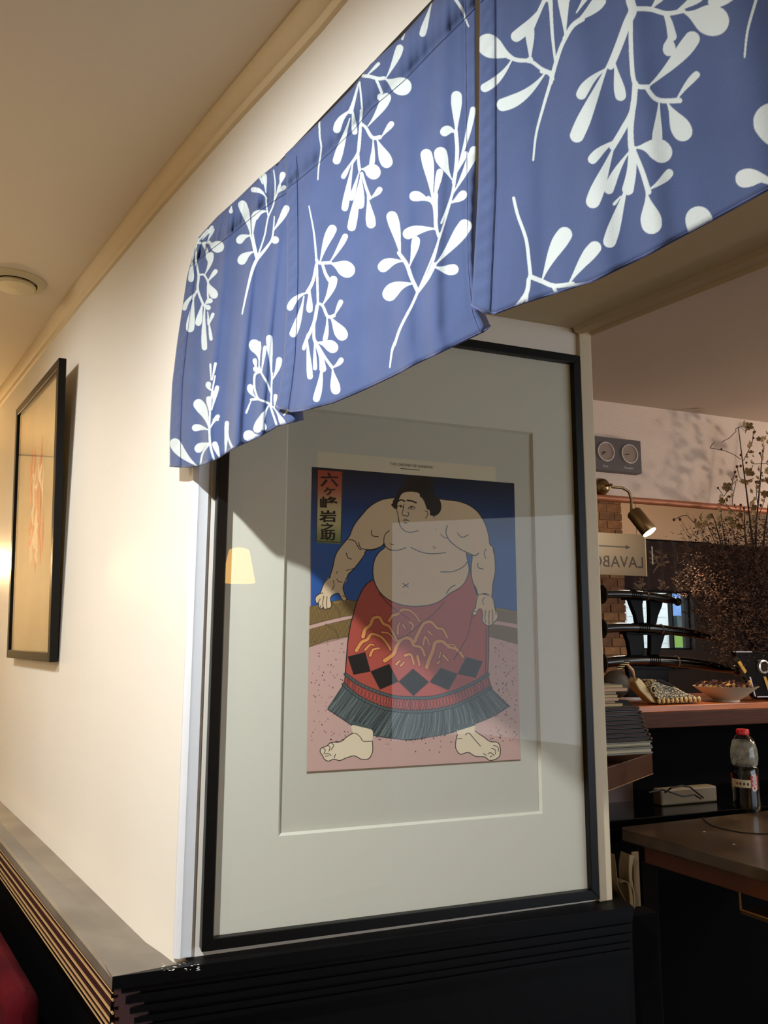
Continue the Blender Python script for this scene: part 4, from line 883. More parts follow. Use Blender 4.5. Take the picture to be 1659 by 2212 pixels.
lo = A.P(.9, 1.9, 2.2)
light('AREA', 'bar_ceiling_glow', W2.P(1.6, -1.3, CEIL2 - .3), 12, (1.0, .86, .70), .5, (0, 0, -1))  # unseen area light added as ambient fill for the bar
light('POINT', 'bar_side_lamp', W2.P(1.95, -.95, 1.80), 40, (1.0, .82, .64), .05)
light('POINT', 'far_room_lamp', W3.P(.9, -.9, 2.1), 10, (1.0, .82, .60), .08)  # point light with no fixture, lights the far room
SY = -.26; SHT = W2.hit(1500, 1522, SY)[1]; SHB = W2.hit(1500, 1570, SY)[1]
oak = mat('orange_oak', (206, 118, 58), .35, var=((170, 88, 40), 7, (1, 6, 30)), coat=.2); oakf = mat('brown_oak_front', (84, 42, 20), .5, var=((60, 28, 14), 7, (1, 6, 30)), spec=.2)  # front oak darkened, the shade on that face is in its colour
sh_ = thing('bar_shelf', 'orange-brown wooden bar shelf with thick front edge under the swords', 'shelf', W2.M, (-.3, SY, SHT))
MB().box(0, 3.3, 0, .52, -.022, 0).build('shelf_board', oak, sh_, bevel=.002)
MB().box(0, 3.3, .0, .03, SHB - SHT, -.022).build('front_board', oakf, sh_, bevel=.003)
def wp(px, py, y): return W2.hit(px, py, y)
# black counter
CT = .945
CY = max(-.47, W2.loc(hitz(1332, 1787, .95))[1] + .02); print('CY', CY)
co = thing('back_counter', 'glossy black counter below the wooden shelf', 'counter', W2.M, (-.4, CY, 0))
MB().box(0, 3.3, 0, -.07 - CY, CT - .03, CT).build('worktop', mat('black_gloss', (7, 7, 9), .15, spec=.35), co, bevel=.002)
MB().box(.02, 3.2, .04, -.09 - CY, 0, CT - .03).build('body', mat('black_matt', (3, 3, 5), .8, spec=.08), co)
# corner cabinet carrying the menus
zb, zt_ = 1.04, W2.hit(1411, 1628, -.3)[1]
f0, f1 = hitz(1296, 1716, zb), hitz(1411, 1672, zb)
brown = mat('dark_brown_wood', (86, 54, 38), .4, var=((66, 40, 28), 6))
cab = thing('menu_cabinet', 'dark brown wooden cabinet box carrying the stack of menus beside the reveal', 'cabinet', Matrix.Translation((f1[0], f1[1], zb)))
p2_ = f1[:2] + W2.y[:2] * .16; p3_ = p2_ - W2.x[:2] * .55; p4_ = f0[:2] + (f0[:2] - f1[:2]) * .6
MB().prism([tuple(p - f1[:2]) for p in (f0[:2] + (f0[:2] - f1[:2]) * .6, f1[:2], p2_, p3_)], .003, zt_ - zb).build('body', brown, cab, bevel=.003)
MB().prism([tuple(p - f1[:2] ) for p in (f0[:2] + (f0[:2] - f1[:2]) * .6, f1[:2], p2_, p3_)], 0, .003).build('bottom_edge', mat('worn_edge', (150, 112, 76), .5), cab)  # lighter bottom strip carries the edge highlight in its colour
MB().prism([tuple(p - f1[:2] + W2.y[:2] * .05 - W2.x[:2] * .05) for p in (f1[:2] - W2.x[:2] * .18, f1[:2], f1[:2] + W2.y[:2] * .06, f1[:2] + W2.y[:2] * .06 - W2.x[:2] * .18)], CT - zb, 0).build('support', brown, cab)
# menus
lea = mat('menu_leather', (16, 9, 11), .35, coat=.15, spec=.3); pg_ = mat('menu_pages', (74, 54, 46), .7)
MY = -.47
ends = [(1411, 1628, 1612), (1409, 1612, 1600), (1407, 1600, 1591), (1403, 1591, 1582), (1398, 1582, 1573), (1393, 1573, 1564), (1390, 1564, 1555), (1387, 1555, 1545), (1385, 1545, 1534), (1379, 1534, 1525)]
names = ['grey-edged magazine under the dark menus', 'lowest dark menu in the stack, just above the grey-edged magazine', 'second dark menu from the bottom of the stack', 'third dark menu from the bottom of the stack', 'fourth dark menu from the bottom of the stack', 'fifth dark menu from the bottom, in the middle of the stack', 'fourth dark menu from the top of the stack', 'third dark menu from the top of the stack', 'second dark menu from the top of the stack', 'topmost dark menu of the stack, beside the shelf end']
for (xr, yb_, yt_), nm in zip(ends, names):
    x_, z1_ = wp(xr, yb_, MY); z2_ = wp(xr, yt_, MY)[1]; h_ = z2_ - z1_ - .0006
    mag = 'magazine' in nm
    t = thing('magazine' if mag else 'menu', nm, 'magazine' if mag else 'menu', W2.M, (x_, MY, z1_ + .0003), group=None if mag else 'stacked dark menus')
    gm = mat('magazine_grey', (96, 92, 78), .4) if mag else lea
    MB().box(-.24, 0, 0, .19, 0, h_ * .28).build('cover', gm, t, bevel=.0012); MB().box(-.24, 0, 0, .19, h_ * .72, h_).build('cover', gm, t, bevel=.0012)
    MB().box(-.235, -.004, .004, .18, h_ * .28, h_ * .72).build('pages', mat('mag_pages', (176, 168, 140), .6) if mag else pg_, t)
    if not mag: MB().ball((0, .0, h_ * .5), h_ * .42, 8, 5, (.8, 1, 1)).build('corner_clip', mat('clip_metal', (150, 130, 120), .3, metal=.8), t, smooth=True)
bz = wp(1379, 1525, MY)[1]
bk = [(1348, 6, 'thick cream booklet lying on the topmost dark menu'), (1332, 5, 'second booklet above the dark menus, slightly shorter'), (1340, 6, 'third booklet above the dark menus'), (1338, 6, 'middle cream booklet in the pile above the menus'), (1335, 6, 'short pale booklet under the two long booklets'), (1360, 7, 'long grey booklet sticking out farthest to the right above the menus'), (1350, 6, 'topmost pinkish booklet on the pile')]
zc_ = bz; 
for k, (xr, hp_, nm) in enumerate(bk):
    x_ = wp(xr, 1500, MY)[0]; h_ = hp_ * 2.85 / 1750
    t = thing('booklet', nm, 'booklet', W2.M, (x_, MY + .01, zc_), group='pale booklets piled on the menus')
    MB().box(-.22, 0, 0, .16, 0, h_ - .0006).build('pages', mat('booklet_%d' % (k % 3), [(186, 164, 122), (150, 132, 104), (190, 156, 132)][k % 3], .7), t, bevel=.0008)
    MB().box(-.22, .001, -.001, .161, h_ - .0012, h_ - .0004).build('cover', mat('booklet_cover', (96, 82, 62), .6), t)
    zc_ += h_
# swords on their stand
blk_l = mat('black_lacquer', (7, 7, 9), .12, coat=.35, spec=.4); blk_d = mat('black_wood_satin', (8, 7, 8), .5, spec=.15)
SWY = .02
ss = thing('sword_stand', 'black three-tier sword stand on the wooden shelf', 'stand', W2.M, (wp(1405, 1500, SWY)[0], SWY, SHT))
def silh(pts, y0, y1): return MB().prism([(wp(a, b, SWY)[0] - ss_x, wp(a, b, SWY)[1] - SHT) for a, b in pts], y0, y1, 'y')
ss_x = wp(1405, 1500, SWY)[0]
for nm, pts in (('post', [(1356, 1294), (1362, 1310), (1370, 1330), (1374, 1352), (1388, 1352), (1386, 1330), (1384, 1306), (1388, 1290)]), ('post', [(1398, 1290), (1400, 1306), (1401, 1330), (1400, 1352), (1413, 1352), (1418, 1330), (1426, 1310), (1430, 1290)]),
                ('post', [(1346, 1366), (1354, 1385), (1358, 1410), (1358, 1425), (1390, 1425), (1388, 1400), (1386, 1366)]), ('post', [(1402, 1366), (1402, 1400), (1400, 1425), (1418, 1425), (1424, 1400), (1434, 1366)]),
                ('base', [(1352, 1438), (1356, 1470), (1350, 1500), (1347, 1506), (1448, 1506), (1444, 1500), (1440, 1470), (1442, 1438)])):
    silh(pts, -.012, .012).build(nm, blk_d, ss, bevel=.002)
for (a, b, y) in ((1345, 1436, 1284), (1342, 1440, 1358), (1345, 1446, 1432)):
    silh([(a, y - 4), (a + 4, y + 12), (b - 4, y + 14), (b, y - 2), (b - 3, y + 4), (a + 4, y + 4)], -.022, .022).build('cradle', blk_d, ss, bevel=.002)
sw_ = [('topmost and shortest black sword on the stand', (1300, 1284), (1385, 1286), (1464, 1300), .0165), ('middle black lacquered sword on the stand', (1300, 1358), (1410, 1358), (1538, 1376), .0185), ('longest black sword, lowest on the stand', (1300, 1432), (1440, 1428), (1592, 1448), .0215)]
for nm, a, b, c, r_ in sw_:
    y_ = SWY - .03
    pa, pb_, pc_ = [wp(p[0], p[1], y_) for p in (a, b, c)]
    t = thing('sheathed_sword', nm, 'sword', W2.M, (pb_[0], y_, pb_[1]), group='three swords on the stand')
    pts = []
    for k in range(15):
        u = k / 14; q0 = [(1 - u) ** 2 * pa[i] + 2 * u * (1 - u) * (2 * pb_[i] - (pa[i] + pc_[i]) / 2) + u * u * pc_[i] for i in (0, 1)]; pts.append((q0[0] - pb_[0], 0, q0[1] - pb_[1]))
    MB().tube(pts, [r_] * 13 + [r_ * .85, r_ * .55], 14).build('scabbard', blk_l, t, smooth=True)
    MB().ball(pts[-1], r_ * 1.05, 12, 8, (.9, 1, 1)).build('scabbard_end', blk_l, t, smooth=True)
    e0 = pts[0]; MB().lathe([(.001, -.003), (.036, -.003), (.038, 0), (.036, .003), (.001, .003)], 24, c=e0, axis='x', caps=False).build('guard', mat('iron_guard', (70, 62, 52), .45, metal=.7), t, smooth=True)
    hp_ = [(e0[0] - .004 - k * .02, 0, e0[2] - k * .002) for k in range(9)]
    MB().tube(hp_, .0145, 10).build('handle', blk_d, t, smooth=True)
    for k in range(6):
        MB().lathe([(.0155, -.0025), (.0165, 0), (.0155, .0025)], 10, c=(hp_[k + 1][0], 0, hp_[k + 1][2]), axis='x', caps=False).build('handle_wrap', mat('wrap_gold', (110, 92, 60), .5), t, smooth=True)
    kc = pts[8]; m = MB()
    for j in range(6): m.lathe([(r_ + .0003, -.0022), (r_ + .0026, 0), (r_ + .0003, .0022)], 14, c=(pts[5][0] + j * .009, 0, pts[5][2]), axis='x', caps=False)
    m.build('cord_binding', blk_d, t, smooth=True)
    MB().lathe([(r_ + .001, -.004), (r_ + .0035, 0), (r_ + .001, .004)], 14, c=kc, axis='x', caps=False).build('band', mat('band_grey', (110, 100, 92), .35, metal=.5), t, smooth=True)
# carved dragon
DY = -.20
def wl(pts, y, o): return [(wp(a, b, y)[0] - o[0], wp(a, b, y)[1] - o[1]) for a, b in pts]
do = wp(1420, 1520, DY); do = (do[0], SHT)
dr_ = thing('dragon_carving', 'cream and black patterned carved dragon figure lying on the wooden shelf', 'figurine', W2.M, (do[0], DY, SHT))
def carved():
    m = bpy.data.materials.new('carved_scales'); m.use_nodes = True; nt = m.node_tree; b = nt.nodes['Principled BSDF']; b.inputs['Roughness'].default_value = .45
    tc = nt.nodes.new('ShaderNodeTexCoord'); w = nt.nodes.new('ShaderNodeTexVoronoi'); w.feature = 'DISTANCE_TO_EDGE'; w.inputs['Scale'].default_value = 110
    r = nt.nodes.new('ShaderNodeValToRGB'); r.color_ramp.elements[0].position = .08; r.color_ramp.elements[0].color = rgb((20, 16, 12)); r.color_ramp.elements[1].position = .2; r.color_ramp.elements[1].color = rgb((214, 192, 140))
    nt.links.new(tc.outputs['Object'], w.inputs['Vector']); nt.links.new(w.outputs['Distance'], r.inputs[0]); nt.links.new(r.outputs[0], b.inputs['Base Color']); return m
cm = carved(); ivory = mat('ivory_paint', (222, 198, 140), .4)
MB().prism(wl([(1364, 1473), (1372, 1463), (1380, 1470), (1392, 1485), (1402, 1505), (1412, 1519), (1400, 1516), (1384, 1500), (1374, 1490)], DY, do), -.02, .03, 'y').build('neck', ivory, dr_, bevel=.004)
MB().prism(wl([(1388, 1482), (1400, 1467), (1420, 1470), (1446, 1482), (1472, 1496), (1500, 1506), (1503, 1516), (1414, 1520)], DY, do), -.03, .05, 'y').build('body', cm, dr_, bevel=.006)
MB().prism(wl([(1404, 1470), (1416, 1467), (1436, 1476), (1444, 1484), (1430, 1480)], DY, do), -.034, .03, 'y').build('dark_ridge', blk_d, dr_, bevel=.002)
for k in range(10):
    c_ = wp(1410 + k * 9.6, 1513 - k * .5, DY); MB().ball((c_[0] - do[0], -.034, c_[1] - do[1]), .0075, 8, 6, (.8, .8, 1.35)).build('tooth', ivory, dr_, smooth=True)
e_ = wp(1398, 1488, DY); MB().ball((e_[0] - do[0], -.03, e_[1] - do[1]), .010, 10, 6).build('eye', mat('eye_dark', (30, 18, 12), .1, coat=1), dr_, smooth=True)
MB().lathe([(.011, -.002), (.014, 0), (.011, .002)], 16, c=(e_[0] - do[0], -.036, e_[1] - do[1]), axis='y', caps=False).build('eye_ring', ivory, dr_, smooth=True)
# feathered bird head behind the booklets
go = wp(1330, 1466, DY - .02); 
bd = thing('bird_ornament', 'dark rounded ornament with striped cream crest and orange beak behind the booklets', 'figurine', W2.M, (go[0], DY - .02, SHT))
gz = go[1] - SHT
MB().ball((0, .0, gz * .80), .055, 18, 12, (1, .6, .9)).build('body', mat('dark_bronze', (34, 27, 20), .6, var=((70, 54, 34), 30)), bd, smooth=True)
MB().prism([(-.05, 0), (.06, 0), (.04, .02), (-.03, .02)], -.01, .05, 'y').build('foot', blk_d, bd)
for k in range(8):
    c_ = wp(1337 + k * 2.5, 1444 - k * 2.2, DY - .02); MB().ball((c_[0] - go[0], 0, c_[1] - SHT), .013, 8, 5, (1.2, .8, .22)).build('crest_feather', ivory if k % 2 == 0 else blk_d, bd, smooth=True)
MB().tube([(wp(1352, 1432, DY - .02)[0] - go[0], 0, wp(1352, 1432, DY - .02)[1] - SHT), (wp(1364, 1448, DY - .02)[0] - go[0], -.005, wp(1364, 1448, DY - .02)[1] - SHT), (wp(1372, 1468, DY - .02)[0] - go[0], 0, wp(1372, 1468, DY - .02)[1] - SHT)], [.005, .007, .002], 8).build('beak', mat('beak_pale', (206, 160, 120), .4), bd, smooth=True)
# bowl with dried petals
BY = -.17; b0, b1 = wp(1514, 1483, BY), wp(1619, 1483, BY); R_ = (b1[0] - b0[0]) / 2; bc = (b0[0] + b1[0]) / 2; bh_ = b0[1] - SHT
bo = thing('bowl', 'cream ceramic bowl of dried petals on the wooden shelf', 'bowl', W2.M, (bc, BY, SHT))
MB().lathe([(.001, 0), (R_ * .40, 0), (R_ * .40, .006), (R_ * .62, bh_ * .4), (R_ * .84, bh_ * .75), (R_, bh_), (R_ * .97, bh_), (R_ * .8, bh_ * .76), (R_ * .3, .014), (.001, .012)], 48, caps=False).build('shell', mat('ceramic_cream', (196, 184, 160), .45), bo, smooth=True)
rr = random.Random(2); pm_ = MB(); pm2 = MB()
for k in range(150):
    a, r = rr.uniform(0, 6.28), R_ * .86 * math.sqrt(rr.random()); x, y = r * math.cos(a), r * math.sin(a); z = bh_ * .86 + rr.uniform(0, .035) * (1 - r / R_ * .6); s_ = rr.uniform(.006, .013); w_ = rr.uniform(0, 3.1); t_ = rr.uniform(-.8, .8)
    u = (math.cos(w_) * s_, math.sin(w_) * s_, t_ * s_); v = (-math.sin(w_) * s_ * .5, math.cos(w_) * s_ * .5, rr.uniform(-.5, .5) * s_)
    (pm_ if k % 5 else pm2).add([(x - u[0], y - u[1], z - u[2]), (x + v[0], y + v[1], z + v[2] + .002), (x + u[0], y + u[1], z + u[2]), (x - v[0], y - v[1], z - v[2] + .002)], [(0, 1, 2, 3)])
pm_.build('dried_petals', mat('petal_plum', (92, 48, 52), .8, var=((60, 30, 30), 40)), bo, solid=.001)['kind'] = 'stuff'
pm2.build('dried_petals', mat('petal_gold', (206, 156, 80), .8), bo, solid=.001)['kind'] = 'stuff'
# black leaning panel with round dial
PY = -.215; po = wp(1640, 1504, PY); gold = mat('gold_tab', (190, 140, 52), .35, metal=.6)
pn = thing('black_display_panel', 'slanted black panel with gold tabs and a round silver dial at right', 'clock', W2.M, (po[0], PY, SHT))
def pw(pts, y=PY): return [(wp(a, b, y)[0] - po[0], wp(a, b, y)[1] - SHT) for a, b in pts]
MB().prism(pw([(1586, 1408), (1700, 1408), (1742, 1506), (1629, 1506)]), -.006, .02, 'y').build('panel', blk_l, pn, bevel=.001)
MB().prism(pw([(1586, 1407), (1621, 1407), (1621, 1409), (1586, 1409)]), -.008, .006, 'y').build('edge_strip', mat('edge_silver', (200, 190, 196), .3, metal=.5), pn)
MB().prism(pw([(1615, 1462), (1618, 1462), (1629, 1504), (1627, 1504)]), -.009, -.003, 'y').build('edge_strip', mat('edge_silver', (0, 0, 0)), pn)
MB().prism(pw([(1632, 1504), (1700, 1503), (1700, 1505), (1632, 1506)]), -.009, -.003, 'y').build('edge_strip', mat('edge_silver', (0, 0, 0)), pn)
for pts in ([(1590, 1431), (1595, 1427), (1609, 1450), (1605, 1455)], [(1613, 1470), (1617, 1468), (1623, 1490), (1616, 1493)], [(1645, 1462), (1650, 1461), (1662, 1490), (1655, 1493)]): MB().prism(pw(pts), -.010, -.005, 'y').build('gold_tab', gold, pn)
dc = pw([(1644, 1440)])[0]; rd = .026
MB().lathe([(rd * .76, -.012), (rd * .80, -.018), (rd, -.016), (rd * 1.02, -.006)], 32, c=(dc[0], 0, dc[1]), axis='y', caps=False).build('dial_rim', mat('chrome_rim', (230, 222, 214), .2, metal=.5), pn, smooth=True)
MB().lathe([(.001, -.012), (rd * .78, -.012)], 32, c=(dc[0], 0, dc[1]), axis='y', caps=False).build('dial_face', mat('dial_dark', (48, 34, 28), .1, coat=1), pn)
# small plate in the hatch
slz = W3.hit(1350, 1433, -.07)[1]
struct('trim_11', MB().box(bx1 - .1, wx1 + .05, -.14, 0, slz - .02, slz), dk, M=W3.M, bevel=.002)
pp = W3.hit(1346, 1411, -.05); pr_ = pp[1] - slz
tag(MB().lathe([(.001, 0), (pr_ * .74, -.002), (pr_ * .86, -.010), (pr_, -.010), (pr_ * .9, .002), (.001, .004)], 36, axis='y', caps=False).build('plate', mat('plate_blush', (214, 176, 150), .4), None, M=W3.M @ Matrix.Translation((pp[0], -.04, slz + pr_)), smooth=True), 'round blush plate standing on the window sill beside the brick pillar', 'plate')
# dark leaf-printed curtain in front of the far window
def fp(px, py, y=-.05): return W3.hit(px, py, y)
fa, fb = fp(1338, 1168)[0], fp(1530, 1168)[0]; fz_a, fz_b = fp(1400, 1274)[1], fp(1420, 1167)[1]
t = thing('far_curtain', 'dark leaf-printed curtain over the top of the far window', 'curtain', W3.M, (fa, -.05, fz_a))
P, UV = [], []
for j in range(13):
    P.append([((fb - fa) * i / 60, .008 * math.sin(i * .7), (fz_b - fz_a) * j / 12) for i in range(61)]); UV.append([(.04 + .60 * i / 60, .10 + .62 * j / 12) for i in range(61)])
mm = _m['indigo_leaf_cotton'].copy(); mm.name = 'dark_leaf_cotton'
for n in mm.node_tree.nodes:
    if n.type == 'MIX':
        for k, c in ((6, (44, 32, 34)), (7, (52, 38, 38) if not n.inputs[7].is_linked and n.inputs[6].default_value[2] < .5 and not n.inputs[6].is_linked else (120, 98, 78))):
            if not n.inputs[k].is_linked: n.inputs[k].default_value = rgb(c)
MB().grid(P, UV).build('cloth', mm, t, smooth=True, solid=.001)
MB().tube([(-.02, -.004, fz_b - fz_a), (fb - fa + .02, -.004, fz_b - fz_a)], .005, 8).build('rod', frame_blk, t, smooth=True)
wc = fp(1409, 1200, -.09); tag(MB().tube([(0, 0, 0), (0, 0, .12)], .004, 6).build('blind_cord', mat('cord_white', (230, 236, 240), .5), None, M=W3.M @ Matrix.Translation((wc[0], -.09, wc[1] - .06))), 'short white cord hanging before the dark far curtain', 'cord')  # thin tube added in place of a small bright line
# wall clock panel
ck0, ck1 = wp(1270, 940, -.04), wp(1387, 1023, -.04); cx0, cz0 = wp(1278, 1013, -.04)[0] - .02, (wp(1278, 1013, -.04)[1] + ck1[1]) / 2
cz1 = (wp(1276, 941, -.04)[1] + wp(1384, 952, -.04)[1]) / 2; cw_ = ck1[0] - cx0
cl = thing('world_clock', 'grey double wall clock marked Paris and Shanghai', 'clock', W2.M, (cx0, 0, cz0))
MB().box(0, cw_, -.04, 0, 0, cz1 - cz0).build('body', mat('clock_grey', (92, 82, 80), .5), cl, bevel=.0015)
for (a, b, r_, lab, tx, ty) in ((1308, 976, .040, 'Paris', 1308, 1007), (1359, 981, .040, 'Shanghai', 1358, 1011)):
    c_ = wp(a, b, -.04); X, Z = c_[0] - cx0, c_[1] - cz0
    dl = MB().lathe([(.001, -.0405), (r_ * .9, -.0405)], 32, c=(X, 0, Z), axis='y', caps=False).build('dial', mat('dial_silver', (170, 154, 146), .12, metal=.35), cl)
    MB().lathe([(r_ * .88, -.0405), (r_ * .90, -.046), (r_, -.046), (r_ * 1.02, -.04)], 32, c=(X, 0, Z), axis='y', caps=False).build('dial_rim', mat('chrome_rim', (0, 0, 0)), cl, smooth=True)
    for ang, ln in ((1.75, .018), (4.1 if lab == 'Paris' else 4.5, .022)):
        MB().tube([(X, -.042, Z), (X - math.sin(ang) * ln * (1 if ang < 3 else -1) , -.042, Z + math.cos(ang) * ln)], .0015, 5).build('hand', ink, cl)
    tp = wp(tx, ty, -.04); text_obj(lab, .0125, mat('label_white', (220, 210, 206), .6), cl, tp[0] - cx0, -.0408, tp[1] - cz0, extrude=.0001)
# brass picture lamp
LY = -.10; lb = wp(1297, 1052, 0); brass = mat('brass_lamp', (140, 116, 80), .3, metal=.85)
bl2 = thing('brass_wall_lamp', 'lit brass spot lamp on a bent arm under the double clock', 'lamp', W2.M, (lb[0], 0, lb[1]))
def lp_(px, py, y=LY): h = wp(px, py, y); return (h[0] - lb[0], y, h[1] - lb[1])
MB().lathe([(.001, -.035), (.018, -.033), (.03, -.022), (.036, -.004), (.036, 0)], 28, axis='y', caps=False).build('base', brass, bl2, smooth=True)
arm = catmull([(0, 0), (1, 1)], False)
ap = [(0, -.03, 0), (.01, -.06, 0), lp_(1322, 1052), lp_(1345, 1054), lp_(1358, 1062), lp_(1364, 1078), lp_(1364, 1092), lp_(1364, 1106)]
MB().tube([Vector(p) for p in ap], .0055, 10).build('arm', brass, bl2, smooth=True)
h0, h1 = Vector(lp_(1367, 1104)), Vector(lp_(1386, 1152)); h1.y -= .045; ax_ = (h1 - h0).normalized(); hr = .030
MB().tube([h0 - ax_ * .004, h0, h0 + ax_ * .008, h1 - ax_ * .001, h1], [hr * .35, hr * .8, hr, hr, hr * .96], 24).build('head', brass, bl2, smooth=True, angle=60)
MB().tube([h1 - ax_ * .002, h1 + ax_ * .004, h1 + ax_ * .008], [hr * .93, hr * .9, hr * .5], 24).build('bulb', mat('lit_bulb', (255, 240, 214), .5, emit=((255, 228, 180), 14)), bl2, smooth=True)
wpos = W2.M @ (Vector((lb[0], 0, lb[1])) + h1 + ax_ * .02); wdir = W2.M.to_3x3() @ ax_
light('SPOT', 'brass_lamp_beam', wpos, 14, (1.0, .80, .56), .02, wdir, math.radians(84))

# ------------------------------------------------------------------ table, bottle and small things
TZ = .95
tl_, tf, tb = hitz(1332, 1787, TZ), hitz(1659, 1878, TZ), hitz(1600, 1757, TZ)
uf = (tf - tl_)[:2]; uf /= np.linalg.norm(uf); ub = (tb - tl_)[:2]; ub /= np.linalg.norm(ub)
tabm = mat('worn_table_top', (92, 74, 54), .28, coat=.35, var=((70, 54, 40), 9), bump=(60, .0004))
tbl = thing('bar_table', 'dark worn wooden table with the water bottle on it', 'table', Matrix.Translation((tl_[0], tl_[1], 0)))
c0 = np.zeros(2); c1 = uf * 1.1; c3 = ub * .95; c2_ = c1 + ub * .95
def off(p, d): return p + (uf * d[0] + ub * d[1])
MB().prism([tuple(c0 + uf * .02), tuple(c1), tuple(c2_), tuple(c3), tuple(c0 + ub * .02)], TZ - .035, TZ).build('table_top', tabm, tbl, bevel=.004)
MB().prism([tuple(off(c0, (.05, .03))), tuple(off(c1, (-.03, .03))), tuple(off(c1, (-.03, .055))), tuple(off(c0, (.05, .055)))], TZ - .085, TZ - .035).build('apron', mat('apron_wood', (104, 56, 32), .45), tbl)
MB().prism([tuple(off(c0, (.04, .04))), tuple(off(c3, (.04, -.03))), tuple(off(c3, (.07, -.03))), tuple(off(c0, (.07, .04)))], TZ - .085, TZ - .035).build('apron', mat('apron_wood', (0, 0, 0)), tbl)
for p in (off(c0, (.06, .05)), off(c1, (-.10, .05)), off(c3, (.06, -.1)), off(c2_, (-.1, -.1))): MB().box(p[0] - .022, p[0] + .022, p[1] - .022, p[1] + .022, 0, TZ - .036).build('leg', blk_d, tbl, bevel=.002)
k0 = hitz(1594, 1898, TZ - .1)[:2] - tl_[:2]
wd_ = hitz(1600, 1965, .80)[:2] - tl_[:2]
MB().prism([tuple(wd_), tuple(wd_ + uf * .5), tuple(wd_ + uf * .5 + ub * .4), tuple(wd_ + ub * .4)], .79, .80).build('under_shelf', mat('under_shelf_wood', (96, 72, 44), .5), tbl)
MB().tube([(wd_[0], wd_[1], .80), (wd_[0], wd_[1], TZ - .036)], .003, 6).build('shelf_rod', mat('brass_edge', (190, 140, 84), .35, metal=.7), tbl)
MB().tube([(wd_[0], wd_[1], .80), tuple(wd_ + uf * .5) + (.80,)], .003, 6).build('shelf_rod', mat('brass_edge', (0, 0, 0)), tbl)
for (a, b) in ((1521, 1797), (1585, 1824)):
    p = hitz(a, b, TZ + .0004); tag(MB().ball((0, 0, .0005), .003, 8, 4, (1.6, .8, .3)).build('crumb', mat('crumb_white', (210, 200, 180), .6), None, M=Matrix.Translation(tuple(p))), 'small white crumb on the table, %s' % ('nearer the bottle' if a == 1521 else 'nearer the table front edge'), 'crumb')
cpts = [tuple(hitz(a, b, TZ + .0018)) for a, b in ((1519, 1766), (1524, 1774), (1538, 1783), (1560, 1790), (1600, 1798), (1640, 1801), (1662, 1801))]
tag(MB().tube(cpts, .0016, 6).build('table_lead', mat('cord_black', (16, 14, 14), .5), smooth=True), 'thin dark cord curving across the table in front of the bottle', 'cord')
BT = hitz(1615, 1752, TZ); k = (BT - EYE) @ _f / 1750; HB = 172 * k; RB = 28.5 * k
bo2 = thing('water_bottle', 'half-full clear plastic water bottle with red cap on the table', 'bottle', Matrix.Translation(tuple(BT)))
pet = glass_mat('pet_plastic', (.86, .87, .86), 1.42, 1.8)
prof = [(.001, .004), (RB * .55, .006), (RB * .8, 0), (RB * .97, .012), (RB, HB * .1), (RB * .97, HB * .2), (RB, HB * .3), (RB * .97, HB * .38), (RB * 1.0, HB * .47), (RB * .98, HB * .53), (RB * .88, HB * .555), (RB * .97, HB * .58), (RB * 1.02, HB * .66), (RB * .98, HB * .76), (RB * .80, HB * .86), (RB * .52, HB * .92), (RB * .40, HB * .935), (RB * .40, HB * .955)]
MB().lathe(prof, 40, caps=False).build('bottle_body', pet, bo2, smooth=True, angle=60)
wt = glass_mat('water', (.62, .66, .66), 1.33, 2.2)
MB().lathe([(.001, .008), (RB * .9, .010), (RB * .94, HB * .1), (RB * .93, HB * .3), (RB * .94, HB * .47), (RB * .93, HB * .5), (.001, HB * .5)], 32, caps=False).build('water', wt, bo2, smooth=True, angle=50)
cd = bpy.data.materials.new('condensation'); cd.use_nodes = True; nt_ = cd.node_tree; nt_.nodes.clear()
o1 = nt_.nodes.new('ShaderNodeOutputMaterial'); a1 = nt_.nodes.new('ShaderNodeBsdfTransparent'); b1_ = nt_.nodes.new('ShaderNodeBsdfDiffuse'); b1_.inputs[0].default_value = rgb((190, 188, 176)); m1 = nt_.nodes.new('ShaderNodeMixShader')
n1 = nt_.nodes.new('ShaderNodeTexNoise'); n1.inputs['Scale'].default_value = 55; r1 = nt_.nodes.new('ShaderNodeMapRange'); r1.inputs[1].default_value = .35; r1.inputs[2].default_value = .65; r1.inputs[3].default_value = .25; r1.inputs[4].default_value = .75
t1_ = nt_.nodes.new('ShaderNodeTexCoord'); nt_.links.new(t1_.outputs['Object'], n1.inputs['Vector']); nt_.links.new(n1.outputs[0], r1.inputs[0]); nt_.links.new(r1.outputs[0], m1.inputs[0]); nt_.links.new(a1.outputs[0], m1.inputs[1]); nt_.links.new(b1_.outputs[0], m1.inputs[2]); nt_.links.new(m1.outputs[0], o1.inputs[0])
MB().lathe([(r_ * .97, z_) for r_, z_ in prof[10:15]], 32, caps=False).build('condensation', cd, bo2, smooth=True)
red = mat('cap_red', (226, 30, 34), .3); MB().lathe([(.001, HB * .935), (RB * .45, HB * .935), (RB * .46, HB * .945), (RB * .46, HB * .985), (RB * .42, HB), (.001, HB)], 28, caps=False).build('cap', red, bo2, smooth=True)
rib = MB()
for q_ in range(28):
    a = q_ * 2 * math.pi / 28; rib.box(RB * .455 * math.cos(a) - .0006, RB * .455 * math.cos(a) + .0006, RB * .455 * math.sin(a) - .0006, RB * .455 * math.sin(a) + .0006, HB * .945, HB * .985)
rib.build('cap_ribs', red, bo2)
def wrap(name, a0, a1, z0, z1, m, r=RB * 1.012):
    n = 16; MB().grid([[(r * math.cos(a0 + (a1 - a0) * i / n), r * math.sin(a0 + (a1 - a0) * i / n), z) for i in range(n + 1)] for z in (z0, z1)]).build(name, m, bo2, smooth=True)
vb = math.atan2(EYE[1] - BT[1], EYE[0] - BT[0])
